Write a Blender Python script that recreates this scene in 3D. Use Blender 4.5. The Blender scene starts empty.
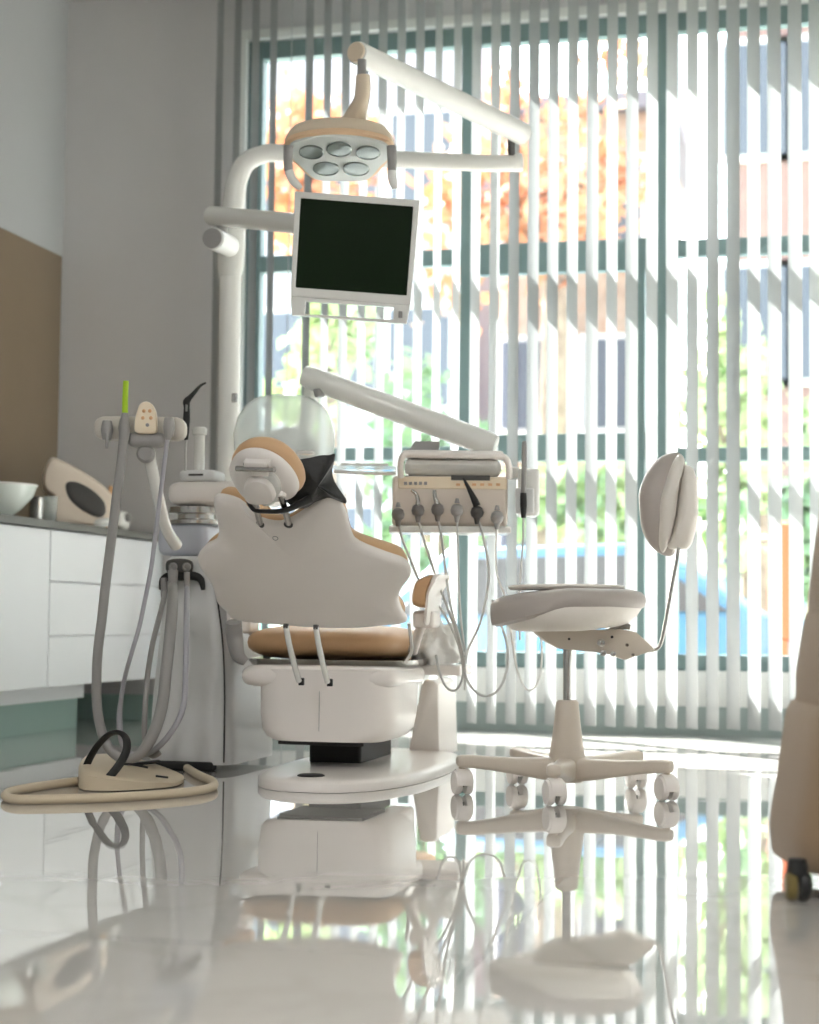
import bpy, bmesh, math, random
from mathutils import Vector, Matrix, noise
random.seed(7)
sc = bpy.context.scene
C = sc.collection
PI = math.pi
V = Vector

# ------------------------------------------------------------------ camera
YAW, PITCH, ROLL, FPX, CAMZ = math.radians(13.5), math.radians(3.4), math.radians(0.6), 1750.0, 0.5
cam_d = bpy.data.cameras.new('camera'); cam = bpy.data.objects.new('camera', cam_d); C.objects.link(cam)
cam.matrix_world = (Matrix.Translation((0, 0, CAMZ)) @ Matrix.Rotation(YAW, 4, 'Z') @ Matrix.Rotation(PI/2 + PITCH, 4, 'X')
                    @ Matrix.Rotation(ROLL, 4, 'Z'))
cam_d.sensor_fit = 'HORIZONTAL'; cam_d.sensor_width = 36; cam_d.lens = 36*FPX/819
cam_d.clip_end = 300; cam_d.clip_start = 0.05
cam_d.dof.use_dof = True; cam_d.dof.focus_distance = 4.95; cam_d.dof.aperture_fstop = 3.2
sc.camera = cam
RM = cam.matrix_world.to_3x3(); O = V((0, 0, CAMZ)); FW = V((-math.sin(YAW), math.cos(YAW), 0)); RT = V((math.cos(YAW), math.sin(YAW), 0))
def ray(px, py): return RM @ V((px-409.5, 512-py, -FPX))
def P(px, py, d):                       # a point of the room seen at px,py, d metres ahead
    r = ray(px, py); return O + r*(d/r.dot(FW))
def PL(px, py, q, n):                   # where the sight line meets a plane
    r = ray(px, py); return O + r*((q-O).dot(n)/r.dot(n))
def F(px, py, z=0): return PL(px, py, V((0, 0, z)), V((0, 0, 1)))

# ------------------------------------------------------------------ materials
def mat(name, col, rough=.5, metal=0, spec=.5, coat=0, var=0, vscale=6, bump=0, bscale=80, trans=0, sub=0, sheen=0):
    m = bpy.data.materials.new(name); m.use_nodes = True
    nt = m.node_tree; b = nt.nodes['Principled BSDF']
    b.inputs['Base Color'].default_value = (*col, 1); b.inputs['Roughness'].default_value = rough
    b.inputs['Metallic'].default_value = metal; b.inputs['Specular IOR Level'].default_value = spec
    b.inputs['Coat Weight'].default_value = coat; b.inputs['Coat Roughness'].default_value = .05
    b.inputs['Transmission Weight'].default_value = trans; b.inputs['Sheen Weight'].default_value = sheen
    tc = nt.nodes.new('ShaderNodeTexCoord')
    n = nt.nodes.new('ShaderNodeTexNoise'); n.inputs['Scale'].default_value = vscale; n.inputs['Detail'].default_value = 4
    nt.links.new(tc.outputs['Object'], n.inputs['Vector'])
    mx = nt.nodes.new('ShaderNodeMix'); mx.data_type = 'RGBA'
    v = var or .03
    mx.inputs[6].default_value = (*[c*(1-v) for c in col], 1); mx.inputs[7].default_value = (*[min(1, c*(1+v)) for c in col], 1)
    nt.links.new(n.outputs['Fac'], mx.inputs[0]); nt.links.new(mx.outputs[2], b.inputs['Base Color'])
    if bump:
        n2 = nt.nodes.new('ShaderNodeTexNoise'); n2.inputs['Scale'].default_value = bscale; n2.inputs['Detail'].default_value = 3
        nt.links.new(tc.outputs['Object'], n2.inputs['Vector'])
        bp = nt.nodes.new('ShaderNodeBump'); bp.inputs['Strength'].default_value = bump; bp.inputs['Distance'].default_value = .01
        nt.links.new(n2.outputs['Fac'], bp.inputs['Height']); nt.links.new(bp.outputs['Normal'], b.inputs['Normal'])
    return m
def lin(r, g, b):
    f = lambda c: (c/255/12.92) if c/255 <= .04045 else ((c/255+.055)/1.055)**2.4
    return (f(r), f(g), f(b))
M = {}
M['shell'] = mat('white_enamelled_shell', lin(234, 228, 223), .28, spec=.5, coat=.2)
M['shell_cool'] = mat('pale_grey_plastic', lin(214, 215, 215), .3, coat=.2)
M['tube_white'] = mat('white_painted_tube', lin(226, 226, 222), .25, coat=.3)
M['tan'] = mat('tan_upholstery', lin(206, 168, 128), .48, var=.05, bump=.12, bscale=300)
M['tan_lamp'] = mat('warm_beige_lamp_plastic', lin(216, 200, 178), .45)
M['grey_pl'] = mat('grey_plastic', lin(150, 148, 146), .4)
M['dgrey'] = mat('dark_grey_plastic', lin(70, 68, 66), .5)
M['black'] = mat('black_rubber', lin(22, 22, 22), .55)
M['blackcloth'] = mat('black_padded_cloth', lin(18, 20, 19), .5, var=.25, vscale=20, bump=.5, bscale=30, sheen=.2)
M['screen'] = mat('dark_screen_glass', lin(12, 30, 8), .3, spec=.12)
M['chrome'] = mat('brushed_steel', lin(190, 188, 184), .22, metal=1)
M['steel'] = mat('stainless_steel', lin(175, 175, 172), .18, metal=1)
M['hose_grey'] = mat('grey_ribbed_hose', lin(150, 148, 146), .45)
M['hose_lilac'] = mat('pale_lilac_hose', lin(166, 165, 172), .45)
M['hose_cream'] = mat('cream_hose', lin(205, 190, 165), .5)
M['hose_thin'] = mat('thin_grey_hose', lin(190, 190, 188), .4)
M['green'] = mat('lime_plastic_tip', lin(176, 214, 40), .45)
M['keypad'] = mat('cream_keypad', lin(238, 222, 196), .5)
M['beige_metal'] = mat('beige_metal', lin(205, 194, 180), .35)
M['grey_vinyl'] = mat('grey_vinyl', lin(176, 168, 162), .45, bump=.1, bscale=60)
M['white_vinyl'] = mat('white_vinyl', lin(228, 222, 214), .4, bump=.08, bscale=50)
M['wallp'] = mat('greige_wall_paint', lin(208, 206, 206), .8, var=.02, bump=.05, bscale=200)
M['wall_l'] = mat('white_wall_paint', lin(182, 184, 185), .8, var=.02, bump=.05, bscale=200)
M['ceil'] = mat('ceiling_paint', lin(188, 188, 184), .9)
M['brownglass'] = mat('brown_glass_panel', lin(132, 116, 96), .12, spec=.35)
M['cab'] = mat('white_cabinet_front', lin(236, 238, 240), .3, var=.01)
M['counter'] = mat('grey_stone_counter', lin(118, 118, 114), .3, var=.1, vscale=40)
M['teal'] = mat('teal_glossy_plinth', lin(160, 184, 177), .2)
M['frame'] = mat('grey_green_window_frame', lin(112, 132, 131), .5)
M['sill'] = mat('white_sill', lin(226, 226, 222), .5)
M['grn_base'] = mat('grey_green_skirting', lin(158, 170, 167), .5)
M['fabric_beige'] = mat('beige_fabric', lin(142, 116, 86), .8, var=.08, vscale=120, bump=.25, bscale=260, sheen=.3)
M['cloth'] = mat('white_cloth', lin(232, 232, 230), .8, bump=.2, bscale=60)
M['caster_lit'] = mat('caster_lit_side_olive', lin(110, 96, 50), .4)
M['lens'] = mat('lamp_lens', lin(140, 150, 147), .15, metal=.5, coat=.5)
M['plate_grey'] = mat('lamp_underside_grey', lin(206, 212, 210), .35)
M['orange'] = mat('orange_plastic', lin(222, 176, 130), .5)
M['ceramic'] = mat('pale_green_ceramic', lin(230, 238, 232), .2, coat=.4)
M['line'] = mat('dark_joint', lin(60, 58, 56), .7)

def glassy(name, tint, gl=.1, rough=.02, diff=0, dcol=(.9, .95, .93)):
    m = bpy.data.materials.new(name); m.use_nodes = True; nt = m.node_tree
    for n in list(nt.nodes): nt.nodes.remove(n)
    o = nt.nodes.new('ShaderNodeOutputMaterial'); t = nt.nodes.new('ShaderNodeBsdfTransparent'); t.inputs[0].default_value = (*tint, 1)
    g = nt.nodes.new('ShaderNodeBsdfGlossy'); g.inputs['Roughness'].default_value = rough
    lw = nt.nodes.new('ShaderNodeLayerWeight'); lw.inputs['Blend'].default_value = .5
    pw = nt.nodes.new('ShaderNodeMath'); pw.operation = 'POWER'; pw.inputs[1].default_value = 5; nt.links.new(lw.outputs['Facing'], pw.inputs[0])
    fr = nt.nodes.new('ShaderNodeMath'); fr.operation = 'MULTIPLY_ADD'; fr.inputs[1].default_value = .9; fr.inputs[2].default_value = .04; nt.links.new(pw.outputs[0], fr.inputs[0])
    mx = nt.nodes.new('ShaderNodeMixShader'); nt.links.new(fr.outputs[0], mx.inputs[0])
    base = t.outputs[0]
    if diff:
        d = nt.nodes.new('ShaderNodeBsdfTranslucent'); d.inputs[0].default_value = (*dcol, 1)
        d2 = nt.nodes.new('ShaderNodeBsdfDiffuse'); d2.inputs[0].default_value = (*dcol, 1)
        a = nt.nodes.new('ShaderNodeMixShader'); a.inputs[0].default_value = .5
        nt.links.new(d.outputs[0], a.inputs[1]); nt.links.new(d2.outputs[0], a.inputs[2])
        b = nt.nodes.new('ShaderNodeMixShader'); b.inputs[0].default_value = diff
        nt.links.new(t.outputs[0], b.inputs[1]); nt.links.new(a.outputs[0], b.inputs[2]); base = b.outputs[0]
    nt.links.new(base, mx.inputs[1]); nt.links.new(g.outputs[0], mx.inputs[2]); nt.links.new(mx.outputs[0], o.inputs[0])
    return m
M['pane'] = glassy('window_glass', (.97, .99, .98))
M['bowl'] = glassy('frosted_bowl_glass', (.96, .99, .98), diff=.42, dcol=(.97, 1, .99))
def slat_mat():
    m = bpy.data.materials.new('translucent_slat_fabric'); m.use_nodes = True; nt = m.node_tree
    for n in list(nt.nodes): nt.nodes.remove(n)
    o = nt.nodes.new('ShaderNodeOutputMaterial'); t = nt.nodes.new('ShaderNodeBsdfTranslucent'); d = nt.nodes.new('ShaderNodeBsdfDiffuse')
    tc = nt.nodes.new('ShaderNodeTexCoord'); n = nt.nodes.new('ShaderNodeTexNoise'); n.inputs['Scale'].default_value = 40
    nt.links.new(tc.outputs['Object'], n.inputs['Vector'])
    mx = nt.nodes.new('ShaderNodeMix'); mx.data_type = 'RGBA'; mx.inputs[6].default_value = (.46, .475, .475, 1); mx.inputs[7].default_value = (.50, .515, .515, 1)
    nt.links.new(n.outputs['Fac'], mx.inputs[0]); nt.links.new(mx.outputs[2], d.inputs[0]); t.inputs[0].default_value = (.44, .47, .47, 1)
    a = nt.nodes.new('ShaderNodeMixShader'); a.inputs[0].default_value = .16
    nt.links.new(d.outputs[0], a.inputs[1]); nt.links.new(t.outputs[0], a.inputs[2]); nt.links.new(a.outputs[0], o.inputs[0])
    return m
M['slat'] = slat_mat()
def floor_mat():
    m = bpy.data.materials.new('polished_marble_tiles'); m.use_nodes = True; nt = m.node_tree; b = nt.nodes['Principled BSDF']
    N = nt.nodes.new; L = nt.links.new
    tc = N('ShaderNodeTexCoord')
    br = N('ShaderNodeTexBrick'); br.offset = 0; br.inputs['Scale'].default_value = 1
    br.inputs['Brick Width'].default_value = 1.3; br.inputs['Row Height'].default_value = .65; br.inputs['Mortar Size'].default_value = .0025
    br.inputs['Mortar Smooth'].default_value = .1
    br.inputs['Color1'].default_value = (1, 1, 1, 1); br.inputs['Color2'].default_value = (.97, .97, .97, 1); br.inputs['Mortar'].default_value = (.5, .5, .5, 1)
    mp = N('ShaderNodeMapping'); mp.inputs['Location'].default_value = (.5, .05, 0)
    L(tc.outputs['Object'], mp.inputs[0]); L(mp.outputs[0], br.inputs['Vector'])
    n = N('ShaderNodeTexNoise'); n.inputs['Scale'].default_value = 1.1; n.inputs['Detail'].default_value = 6; n.inputs['Distortion'].default_value = 1.6
    L(tc.outputs['Object'], n.inputs['Vector'])
    cr = N('ShaderNodeValToRGB'); e = cr.color_ramp.elements
    e[0].position = .46; e[0].color = (.61, .59, .56, 1); e[1].position = .5; e[1].color = (.5, .47, .44, 1)
    x = cr.color_ramp.elements.new(.535); x = x; x.color = (.63, .60, .57, 1)
    L(n.outputs['Fac'], cr.inputs[0])
    mx = N('ShaderNodeMix'); mx.data_type = 'RGBA'; mx.inputs[0].default_value = .35; mx.inputs[6].default_value = (.61, .59, .56, 1)
    L(cr.outputs[0], mx.inputs[7])
    mu = N('ShaderNodeMix'); mu.data_type = 'RGBA'; mu.blend_type = 'MULTIPLY'; mu.inputs[0].default_value = 1
    L(mx.outputs[2], mu.inputs[6]); L(br.outputs['Color'], mu.inputs[7]); L(mu.outputs[2], b.inputs['Base Color'])
    b.inputs['Roughness'].default_value = .02; b.inputs['IOR'].default_value = 2.1; b.inputs['Coat Weight'].default_value = .6; b.inputs['Coat IOR'].default_value = 1.6; b.inputs['Coat Roughness'].default_value = .012
    n2 = N('ShaderNodeTexNoise'); n2.inputs['Scale'].default_value = 4.2; n2.inputs['Detail'].default_value = .5
    L(tc.outputs['Object'], n2.inputs['Vector'])
    bp = N('ShaderNodeBump'); bp.inputs['Strength'].default_value = .07; bp.inputs['Distance'].default_value = .012
    L(n2.outputs['Fac'], bp.inputs['Height'])
    L(bp.outputs['Normal'], b.inputs['Normal'])
    return m
M['floor'] = floor_mat()
def emis(name, col, s):
    m = bpy.data.materials.new(name); m.use_nodes = True; nt = m.node_tree; b = nt.nodes['Principled BSDF']
    b.inputs['Base Color'].default_value = (*col, 1); b.inputs['Emission Color'].default_value = (*col, 1); b.inputs['Emission Strength'].default_value = s
    return m

# ------------------------------------------------------------------ mesh helpers
def bm_new(): return bmesh.new()
def box(bm, c, s, rot=None, taper=None):
    r = bmesh.ops.create_cube(bm, size=1)['verts']
    mt = Matrix.Translation(V(c)) @ (rot.to_4x4() if rot is not None else Matrix.Identity(4)) @ Matrix.Diagonal((*s, 1))
    bmesh.ops.transform(bm, matrix=mt, verts=r); return r
def bx(bm, x0, x1, y0, y1, z0, z1): return box(bm, ((x0+x1)/2, (y0+y1)/2, (z0+z1)/2), (abs(x1-x0), abs(y1-y0), abs(z1-z0)))
def cr_pts(pts, k=6, closed=False):
    n = len(pts); out = []
    for i in range(n if closed else n-1):
        if closed: a, b, c, d = pts[(i-1) % n], pts[i], pts[(i+1) % n], pts[(i+2) % n]
        else: a, b, c, d = pts[max(i-1, 0)], pts[i], pts[i+1], pts[min(i+2, n-1)]
        for j in range(k):
            t = j/k
            out.append(.5*((2*b)+(c-a)*t+(2*a-5*b+4*c-d)*t*t+(3*b-a-3*c+d)*t**3))
    if not closed: out.append(V(pts[-1]))
    return out
def skin(bm, rings, caps=True, closed=False):
    rs = [[bm.verts.new(p) for p in r] for r in rings]; n = len(rs[0])
    for a, b in zip(rs, rs[1:] + ([rs[0]] if closed else [])):
        for i in range(n): bm.faces.new((a[i], a[(i+1) % n], b[(i+1) % n], b[i]))
    if caps and not closed: bm.faces.new(rs[0][::-1]); bm.faces.new(rs[-1])
    bmesh.ops.recalc_face_normals(bm, faces=bm.faces[:])
def tube(bm, pts, r, n=12, smooth=6, closed=False, flat=None):
    pts = [V(p) for p in pts]
    m = len(pts)
    rr = r if isinstance(r, (list, tuple)) else [r]*m
    if smooth > 1 and m > 2:
        q = cr_pts(pts, smooth, closed)
        R = []
        for i in range(len(q)):
            t = i/smooth; a = int(t) % m; b = (a+1) % m if closed else min(a+1, m-1); f = t-int(t); R.append(rr[a]*(1-f)+rr[b]*f)
        pts, rr = q, R
    m = len(pts); rings = []; up = None
    for i, p in enumerate(pts):
        a = pts[(i-1) % m] if (closed or i > 0) else p; b = pts[(i+1) % m] if (closed or i < m-1) else p
        t = (b-a).normalized()
        if up is None:
            up = V((0, 0, 1)) if abs(t.z) < .9 else V((0, 1, 0))
        x = t.cross(up).normalized(); y = x.cross(t).normalized(); up = y
        fx, fy = flat or (1, 1)
        rings.append([p + (x*math.cos(2*PI*k/n)*fx + y*math.sin(2*PI*k/n)*fy)*rr[i] for k in range(n)])
    skin(bm, rings, True, closed)
def cyl(bm, a, b, r, r2=None, n=24): tube(bm, [a, b], [r, r if r2 is None else r2], n, 1)
def lathe(bm, c, prof, n=32, ax=V((0, 0, 1)), sx=1, sy=1):
    z = ax.normalized(); x = z.orthogonal().normalized() if abs(z.z) < .99 else V((1, 0, 0)); y = z.cross(x)
    skin(bm, [[V(c) + x*max(r, .0004)*sx*math.cos(2*PI*k/n) + y*max(r, .0004)*sy*math.sin(2*PI*k/n) + z*h for k in range(n)] for r, h in prof])
def sring(c, a, b, ux, uy, p=4, n=40):
    out = []
    for k in range(n):
        t = 2*PI*k/n; ct, st = math.cos(t), math.sin(t)
        out.append(V(c) + ux*a*math.copysign(abs(ct)**(2/p), ct) + uy*b*math.copysign(abs(st)**(2/p), st))
    return out
X1, Y1, Z1 = V((1, 0, 0)), V((0, 1, 0)), V((0, 0, 1))
def pillow(bm, c, hx, hy, hz, ux=X1, uy=Y1, uz=Z1, p=4, ez=.6, n=40, m=9):   # rounded cushion, sizes are half extents
    rs = []
    for i in range(m+1):
        t = -PI/2 + PI*i/m; h = math.sin(t); w = max(abs(math.cos(t)), .02)**ez
        rs.append(sring(V(c)+uz*hz*math.copysign(abs(h)**.8, h), hx*(1-.0)*w, hy*w, ux, uy, p, n))
    skin(bm, rs)
def pad(bm, pts, nrm, prof):    # prof: list of (inset, height) rings over an outline
    c = sum(pts, V())/len(pts); rs = []
    for ins, h in prof:
        r = []
        for p in pts:
            d = p-c; l = d.length; r.append(c + d*max(.03, 1-ins/l) + nrm*h)
        rs.append(r)
    skin(bm, rs)
def rprism(bm, pts, nrm, t, r=.01):
    pad(bm, pts, nrm, [(r, 0), (r*.3, r*.3), (0, r), (0, t-r), (r*.3, t-r*.3), (r, t)])
def done(name, bm, m, parent=None, smooth=True, bevel=0, seg=3, sub=0, loc=None, **props):
    me = bpy.data.meshes.new(name)
    off = V(parent['_b']) if parent is not None and '_b' in parent else (V(loc) if loc is not None else V())
    if off.length: bm.transform(Matrix.Translation(-off))
    bmesh.ops.recalc_face_normals(bm, faces=bm.faces[:])
    bm.to_mesh(me); bm.free()
    if smooth:
        for f in me.polygons: f.use_smooth = True
        if hasattr(me, 'set_sharp_from_angle'): me.set_sharp_from_angle(angle=math.radians(42))
    me.materials.append(M[m] if isinstance(m, str) else m)
    o = bpy.data.objects.new(name, me); C.objects.link(o)
    if parent is not None:
        o.parent = parent
        o['_b'] = list(off)
    elif loc is not None: o.location = loc
    if bevel:
        b = o.modifiers.new('bevel', 'BEVEL'); b.width = bevel; b.segments = seg; b.limit_method = 'ANGLE'; b.angle_limit = math.radians(40)
    if sub: s = o.modifiers.new('sub', 'SUBSURF'); s.levels = sub; s.render_levels = sub
    for k, v in props.items(): o[k] = v
    return o
def thing(name, label, cat, loc, group=None):
    o = bpy.data.objects.new(name, None); C.objects.link(o); o.location = loc; o.empty_display_size = .1
    o['label'] = label; o['category'] = cat; o['_b'] = list(loc)
    if group: o['group'] = group
    return o
def tag(o, label, cat, group=None):
    o['label'] = label; o['category'] = cat
    if group: o['group'] = group
    return o
def struct(name, bm, m, **k): return done(name, bm, m, kind='structure', **k)

# ------------------------------------------------------------------ room shell
WX0, WX1, WY0, WY1, CZ = -3.575, 3.2, -2.4, 7.70, 3.45
b = bm_new(); bx(b, WX0-.2, WX1+.2, WY0-.2, WY1+.0, -.12, 0); struct('floor', b, 'floor', smooth=False)
b = bm_new(); bx(b, WX0-.2, WX1+.2, WY0-.2, WY1+.25, CZ, CZ+.12); struct('ceiling', b, 'ceil', smooth=False)
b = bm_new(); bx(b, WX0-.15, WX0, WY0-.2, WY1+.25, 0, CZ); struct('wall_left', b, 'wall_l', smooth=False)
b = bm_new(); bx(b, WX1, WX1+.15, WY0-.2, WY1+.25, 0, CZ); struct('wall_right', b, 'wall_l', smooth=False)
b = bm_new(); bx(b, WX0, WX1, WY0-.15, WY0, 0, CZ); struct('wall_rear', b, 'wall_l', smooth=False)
GX0, GX1, GXr0, GXr1 = -2.655, -.70, -.64, 1.30       # two glazed openings
WT = 3.20; SL = .10
b = bm_new()
bx(b, WX0, GX0, WY1, WY1+.22, 0, CZ); bx(b, GX0, GXr1, WY1, WY1+.22, WT, CZ); bx(b, GXr1, WX1, WY1, WY1+.22, 0, CZ)
struct('wall_back', b, 'wallp', smooth=False)
b = bm_new(); bx(b, GX0, GXr1, WY1-.0, WY1+.22, 0, SL+.02); struct('trim_1', b, 'grn_base', smooth=False)
b = bm_new(); bx(b, GX0, GXr1, WY1+.005, WY1+.20, SL+.02, .275); struct('trim_2', b, 'sill', smooth=False, bevel=.004)
b = bm_new(); bx(b, GX0-.045, GX0, WY1-.02, WY1, 0, WT+.045); bx(b, GX0, GXr1, WY1-.02, WY1, WT, WT+.045); struct('trim_3', b, 'sill', smooth=False, bevel=.003)
FY0, FY1 = WY1+.02, WY1+.09
def window(n, x0, x1, muls, bars, w=.07, w2=.07, extra=()):
    b = bm_new()
    bx(b, x0, x0+w, FY0, FY1, .275, WT); bx(b, x1-w2, x1, FY0, FY1, .275, WT)
    bx(b, x0+.002, x1-.002, FY0+.003, FY1-.003, WT-.085, WT-.001); bx(b, x0+.002, x1-.002, FY0+.003, FY1-.003, .276, .345)
    for mx in muls: bx(b, mx-.028, mx+.028, FY0-.004, FY1+.004, .275, WT)
    for (a, c, z0, z1) in bars: bx(b, a+.004, c-.004, FY0+.005, FY1-.005, z0, z1)
    for e in extra: bx(b, *e)
    fr = struct('window_%d' % n, b, 'frame', smooth=False, bevel=.003)
    xs = [x0] + list(muls) + [x1]
    for a, c in zip(xs, xs[1:]):
        g = bm_new(); bx(g, a+.01, c-.01, FY0+.03, FY0+.036, .3, WT-.03)
        done('pane', g, 'pane', smooth=False, parent=fr)
window(1, GX0, GX1+.008, [-1.60], [(GX0, -1.6, 2.10, 2.175), (GX0, -1.6, 1.21, 1.27), (-1.6, GX1, 2.05, 2.19), (-1.6, GX1, 1.20, 1.32)],
       w2=.045, extra=[(-.835, -.79, FY0-.003, FY1+.003, .3, 2.1)])
window(2, GXr0-.05, GXr1, [.32], [(GXr0-.03, GXr1, 2.10, 2.175), (GXr0-.03, GXr1, 1.19, 1.25)], w=.045)

# vertical blind
bl = thing('vertical_blind', 'full height vertical blind of white translucent slats hanging across the windows', 'blind', (-.9, 7.55, 0))
b = bm_new(); bx(b, -2.80, 1.35, 7.525, 7.575, CZ-.05, CZ-.004); done('headrail', b, 'sill', bl, smooth=False, bevel=.003)
x = -2.74; i = 0
while x < 1.3:
    b = bm_new(); ang = math.radians(41 + random.uniform(-2.5, 2.5))
    if i == 4: ang = math.radians(20)
    if i in (12, 13): ang = math.radians(34)
    dx, dy = math.sin(ang), math.cos(ang)
    m = 6; w = .0445; rs = []
    for z in (.035, .05, CZ-.05):
        a = []; c = []
        for k in range(m+1):
            t = -1+2*k/m; bow = .0015*(1-t*t)
            px_, py_ = x + dx*-t*w*1 + dy*bow, 7.55 + dy*t*w + dx*bow
            a.append(V((px_, py_, z))); c.append(V((px_+dy*.0006, py_+dx*.0006, z)))
        rs.append(a + c[::-1])
    skin(b, rs)
    done('slat', b, 'slat', bl)
    x += .0868; i += 1

# added fill panels, unseen above and behind the camera, to brighten the room
fill_mat = emis('fill_panel_glow', (1, .98, .96), 13.0)
for k, (lx, ly) in enumerate([(-1.9, 1.0), (.9, 1.0), (-1.9, -1.0), (.9, -1.0)]):
    t = thing('fill_panel', 'added unseen fill panel number %s' % 'x', 'light', (lx, ly, CZ-.02), 'added fill light panels')
    t['label'] = 'added square fill light panel at the ceiling, out of view, %s' % ['left of the camera', 'right of the camera', 'left behind the camera', 'right behind the camera', 'left, nearest the dental chair', 'right, ahead of the camera'][k]
    b = bm_new(); bx(b, lx-.32, lx+.32, ly-.32, ly-.29, CZ-.02, CZ); bx(b, lx-.32, lx+.32, ly+.29, ly+.32, CZ-.02, CZ)
    bx(b, lx-.32, lx-.29, ly-.29, ly+.29, CZ-.02, CZ); bx(b, lx+.29, lx+.32, ly-.29, ly+.29, CZ-.02, CZ); done('frame', b, 'sill', t, smooth=False)
    b = bm_new(); bx(b, lx-.29, lx+.29, ly-.29, ly+.29, CZ-.012, CZ-.004); done('fill_glow', b, fill_mat, t, smooth=False)

# ------------------------------------------------------------------ wall panel, cabinets
b = bm_new(); bx(b, WX0+.001, WX0+.012, 4.0, WY1-.03, .88, 2.2)
tag(done('wall_panel', b, 'brownglass', smooth=False, bevel=.002, loc=(WX0, 6, .88)), 'glossy brown glass splashback panel on the left wall above the counter', 'wall panel')
FX = -3.03
b = bm_new(); bx(b, WX0+.002, FX+.015, 4.2, WY1-.004, .835, .866)
tag(done('countertop', b, 'counter', smooth=False, bevel=.003, loc=(-3.3, 6, .835)), 'long grey stone worktop lying on the white base cabinets', 'countertop')
def cab(y0, y1, kind, label, py1=None):
    t = thing('base_cabinet', label, 'cabinet', (-3.3, (y0+y1)/2, 0)); py1 = py1 or y1+.005
    b = bm_new(); bx(b, WX0+.004, FX-.02, y0, y1, .20, .833); done('body', b, 'cab', t, smooth=False)
    b = bm_new(); bx(b, WX0+.004, -3.17, y0, py1, .13, .2); done('lower_rail', b, 'cab', t, smooth=False)
    b = bm_new(); bx(b, WX0+.004, -3.20, y0, py1, 0, .13); done('plinth', b, 'teal', t, smooth=False)
    if kind == 'door':
        b = bm_new(); bx(b, FX-.019, FX, y0+.002, y1-.002, .202, .828); done('door', b, 'cab', t, smooth=False, bevel=.002)
    else:
        for z0, z1 in ((.202, .4), (.407, .62), (.627, .828)):
            b = bm_new(); bx(b, FX-.019, FX, y0+.003, y1-.003, z0, z1); done('drawer', b, 'cab', t, smooth=False, bevel=.002)
cab(5.00, 5.74, 'door', 'white base cabinet with a plain door at the left edge, nearest the camera')
cab(5.745, 6.47, 'door', 'white base cabinet with a plain flat door beside the drawer unit')
cab(6.475, 7.69, 'drawer', 'white base cabinet with three wide drawers, behind the hanging hoses', 7.14)
b = bm_new(); bx(b, WX0, -2.66, WY1-.016, WY1, 0, .12); struct('baseboard_back', b, 'teal', smooth=False, bevel=.003)

# counter things
cz = .866
t = thing('bowl', 'pale green glazed bowl on the counter at the left edge', 'bowl', (-3.25, 6.05, cz))
c = P(-12, 505, 6.72); b = bm_new()
c = V((-3.26, c.y, cz))
c = F(-2, 519, cz+.0); 
lathe(b, c, [(.05, 0), (.055, .012), (.09, .04), (.135, .09), (.15, .13), (.146, .132), (.13, .09), (.085, .045), (.01, .02)]); done('vessel', b, 'ceramic', t)
b = bm_new(); lathe(b, c+V((0, 0, .13)), [(.150, 0), (.153, .004), (.150, .008), (.146, .004), (.150, 0)]); done('rim', b, 'sill', t)
c = F(36, 524, cz)
t = thing('steel_cup', 'shiny steel cup on the counter between bowl and beige device', 'cup', c)
b = bm_new(); lathe(b, c, [(.028, 0), (.03, .002), (.032, .11), (.0335, .113), (.031, .113), (.028, .006), (.001, .006)]); done('body', b, 'steel', t)
b = bm_new(); lathe(b, c+V((0, 0, .108)), [(.032, 0), (.036, .003), (.032, .006), (.031, .003)]); done('rim', b, 'steel', t)
c = F(50, 525, cz)
b = bm_new(); lathe(b, c, [(.02, 0), (.024, .004), (.03, .12), (.028, .12), (.022, .01), (.001, .008)]); tag(done('plastic_tumbler', b, 'bowl', loc=c), 'clear plastic tumbler standing beside the steel cup', 'cup')
# beige device leaning, grey oval grille
d = 7.42
t = thing('countertop_device', 'beige rounded countertop device with a dark grey oval grille', 'device', F(75, 531, cz))
n = (V((.45, -.89, .05))).normalized(); q = P(75, 500, d)
def tr(pts, q, n, k=5, closed=True):
    return cr_pts([PL(x_, y_, q, n) for x_, y_ in pts], k, closed)
oc = tr([(50, 459), (60, 460), (80, 470), (100, 483), (113, 497), (116, 510), (111, 522), (102, 526), (80, 526), (57, 525), (52, 512), (53, 498), (44, 488), (43, 474)], q, n)
b = bm_new(); pad(b, oc, -n, [(.03, -.035), (.012, -.03), (0, -.01), (0, .06), (.015, .08), (.05, .085)]); done('housing', b, mat('beige_device_plastic', lin(222, 208, 192), .4), t)
og = tr([(66, 484), (76, 482), (92, 490), (104, 502), (105, 514), (97, 517), (82, 510), (69, 498)], q+n*.036, n)
b = bm_new(); pad(b, og, n, [(0, -.006), (0, .004), (.006, .008), (.03, .010)]); done('grille', b, 'dgrey', t, label='dark grey oval grille')
b = bm_new(); pillow(b, V((P(98, 520, d).x, P(98, 520, d).y+.03, cz+.02)), .06, .05, .019); done('foot', b, 'sill', t)
c = F(110, 530.5, cz); c.x = min(c.x, -3.1); b = bm_new(); lathe(b, c, [(.019, 0), (.021, .005), (.021, .15), (.015, .165), (.010, .17), (.010, .198), (.001, .2)])
tag(done('orange_bottle', b, 'orange', loc=c), 'small orange bottle standing behind the beige device', 'bottle')
c = F(127, 531, cz); c.x = min(c.x, -3.08); t = thing('tape_dispenser', 'small white dispenser on the counter behind the thick hose', 'dispenser', c)
b = bm_new(); pillow(b, c+V((0, 0, .045)), .03, .055, .044, p=3); done('body', b, 'sill', t)
b = bm_new(); cyl(b, c+V((.03, -.01, .06)), c+V((.045, -.01, .06)), .018); done('reel', b, 'grey_pl', t)

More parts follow.
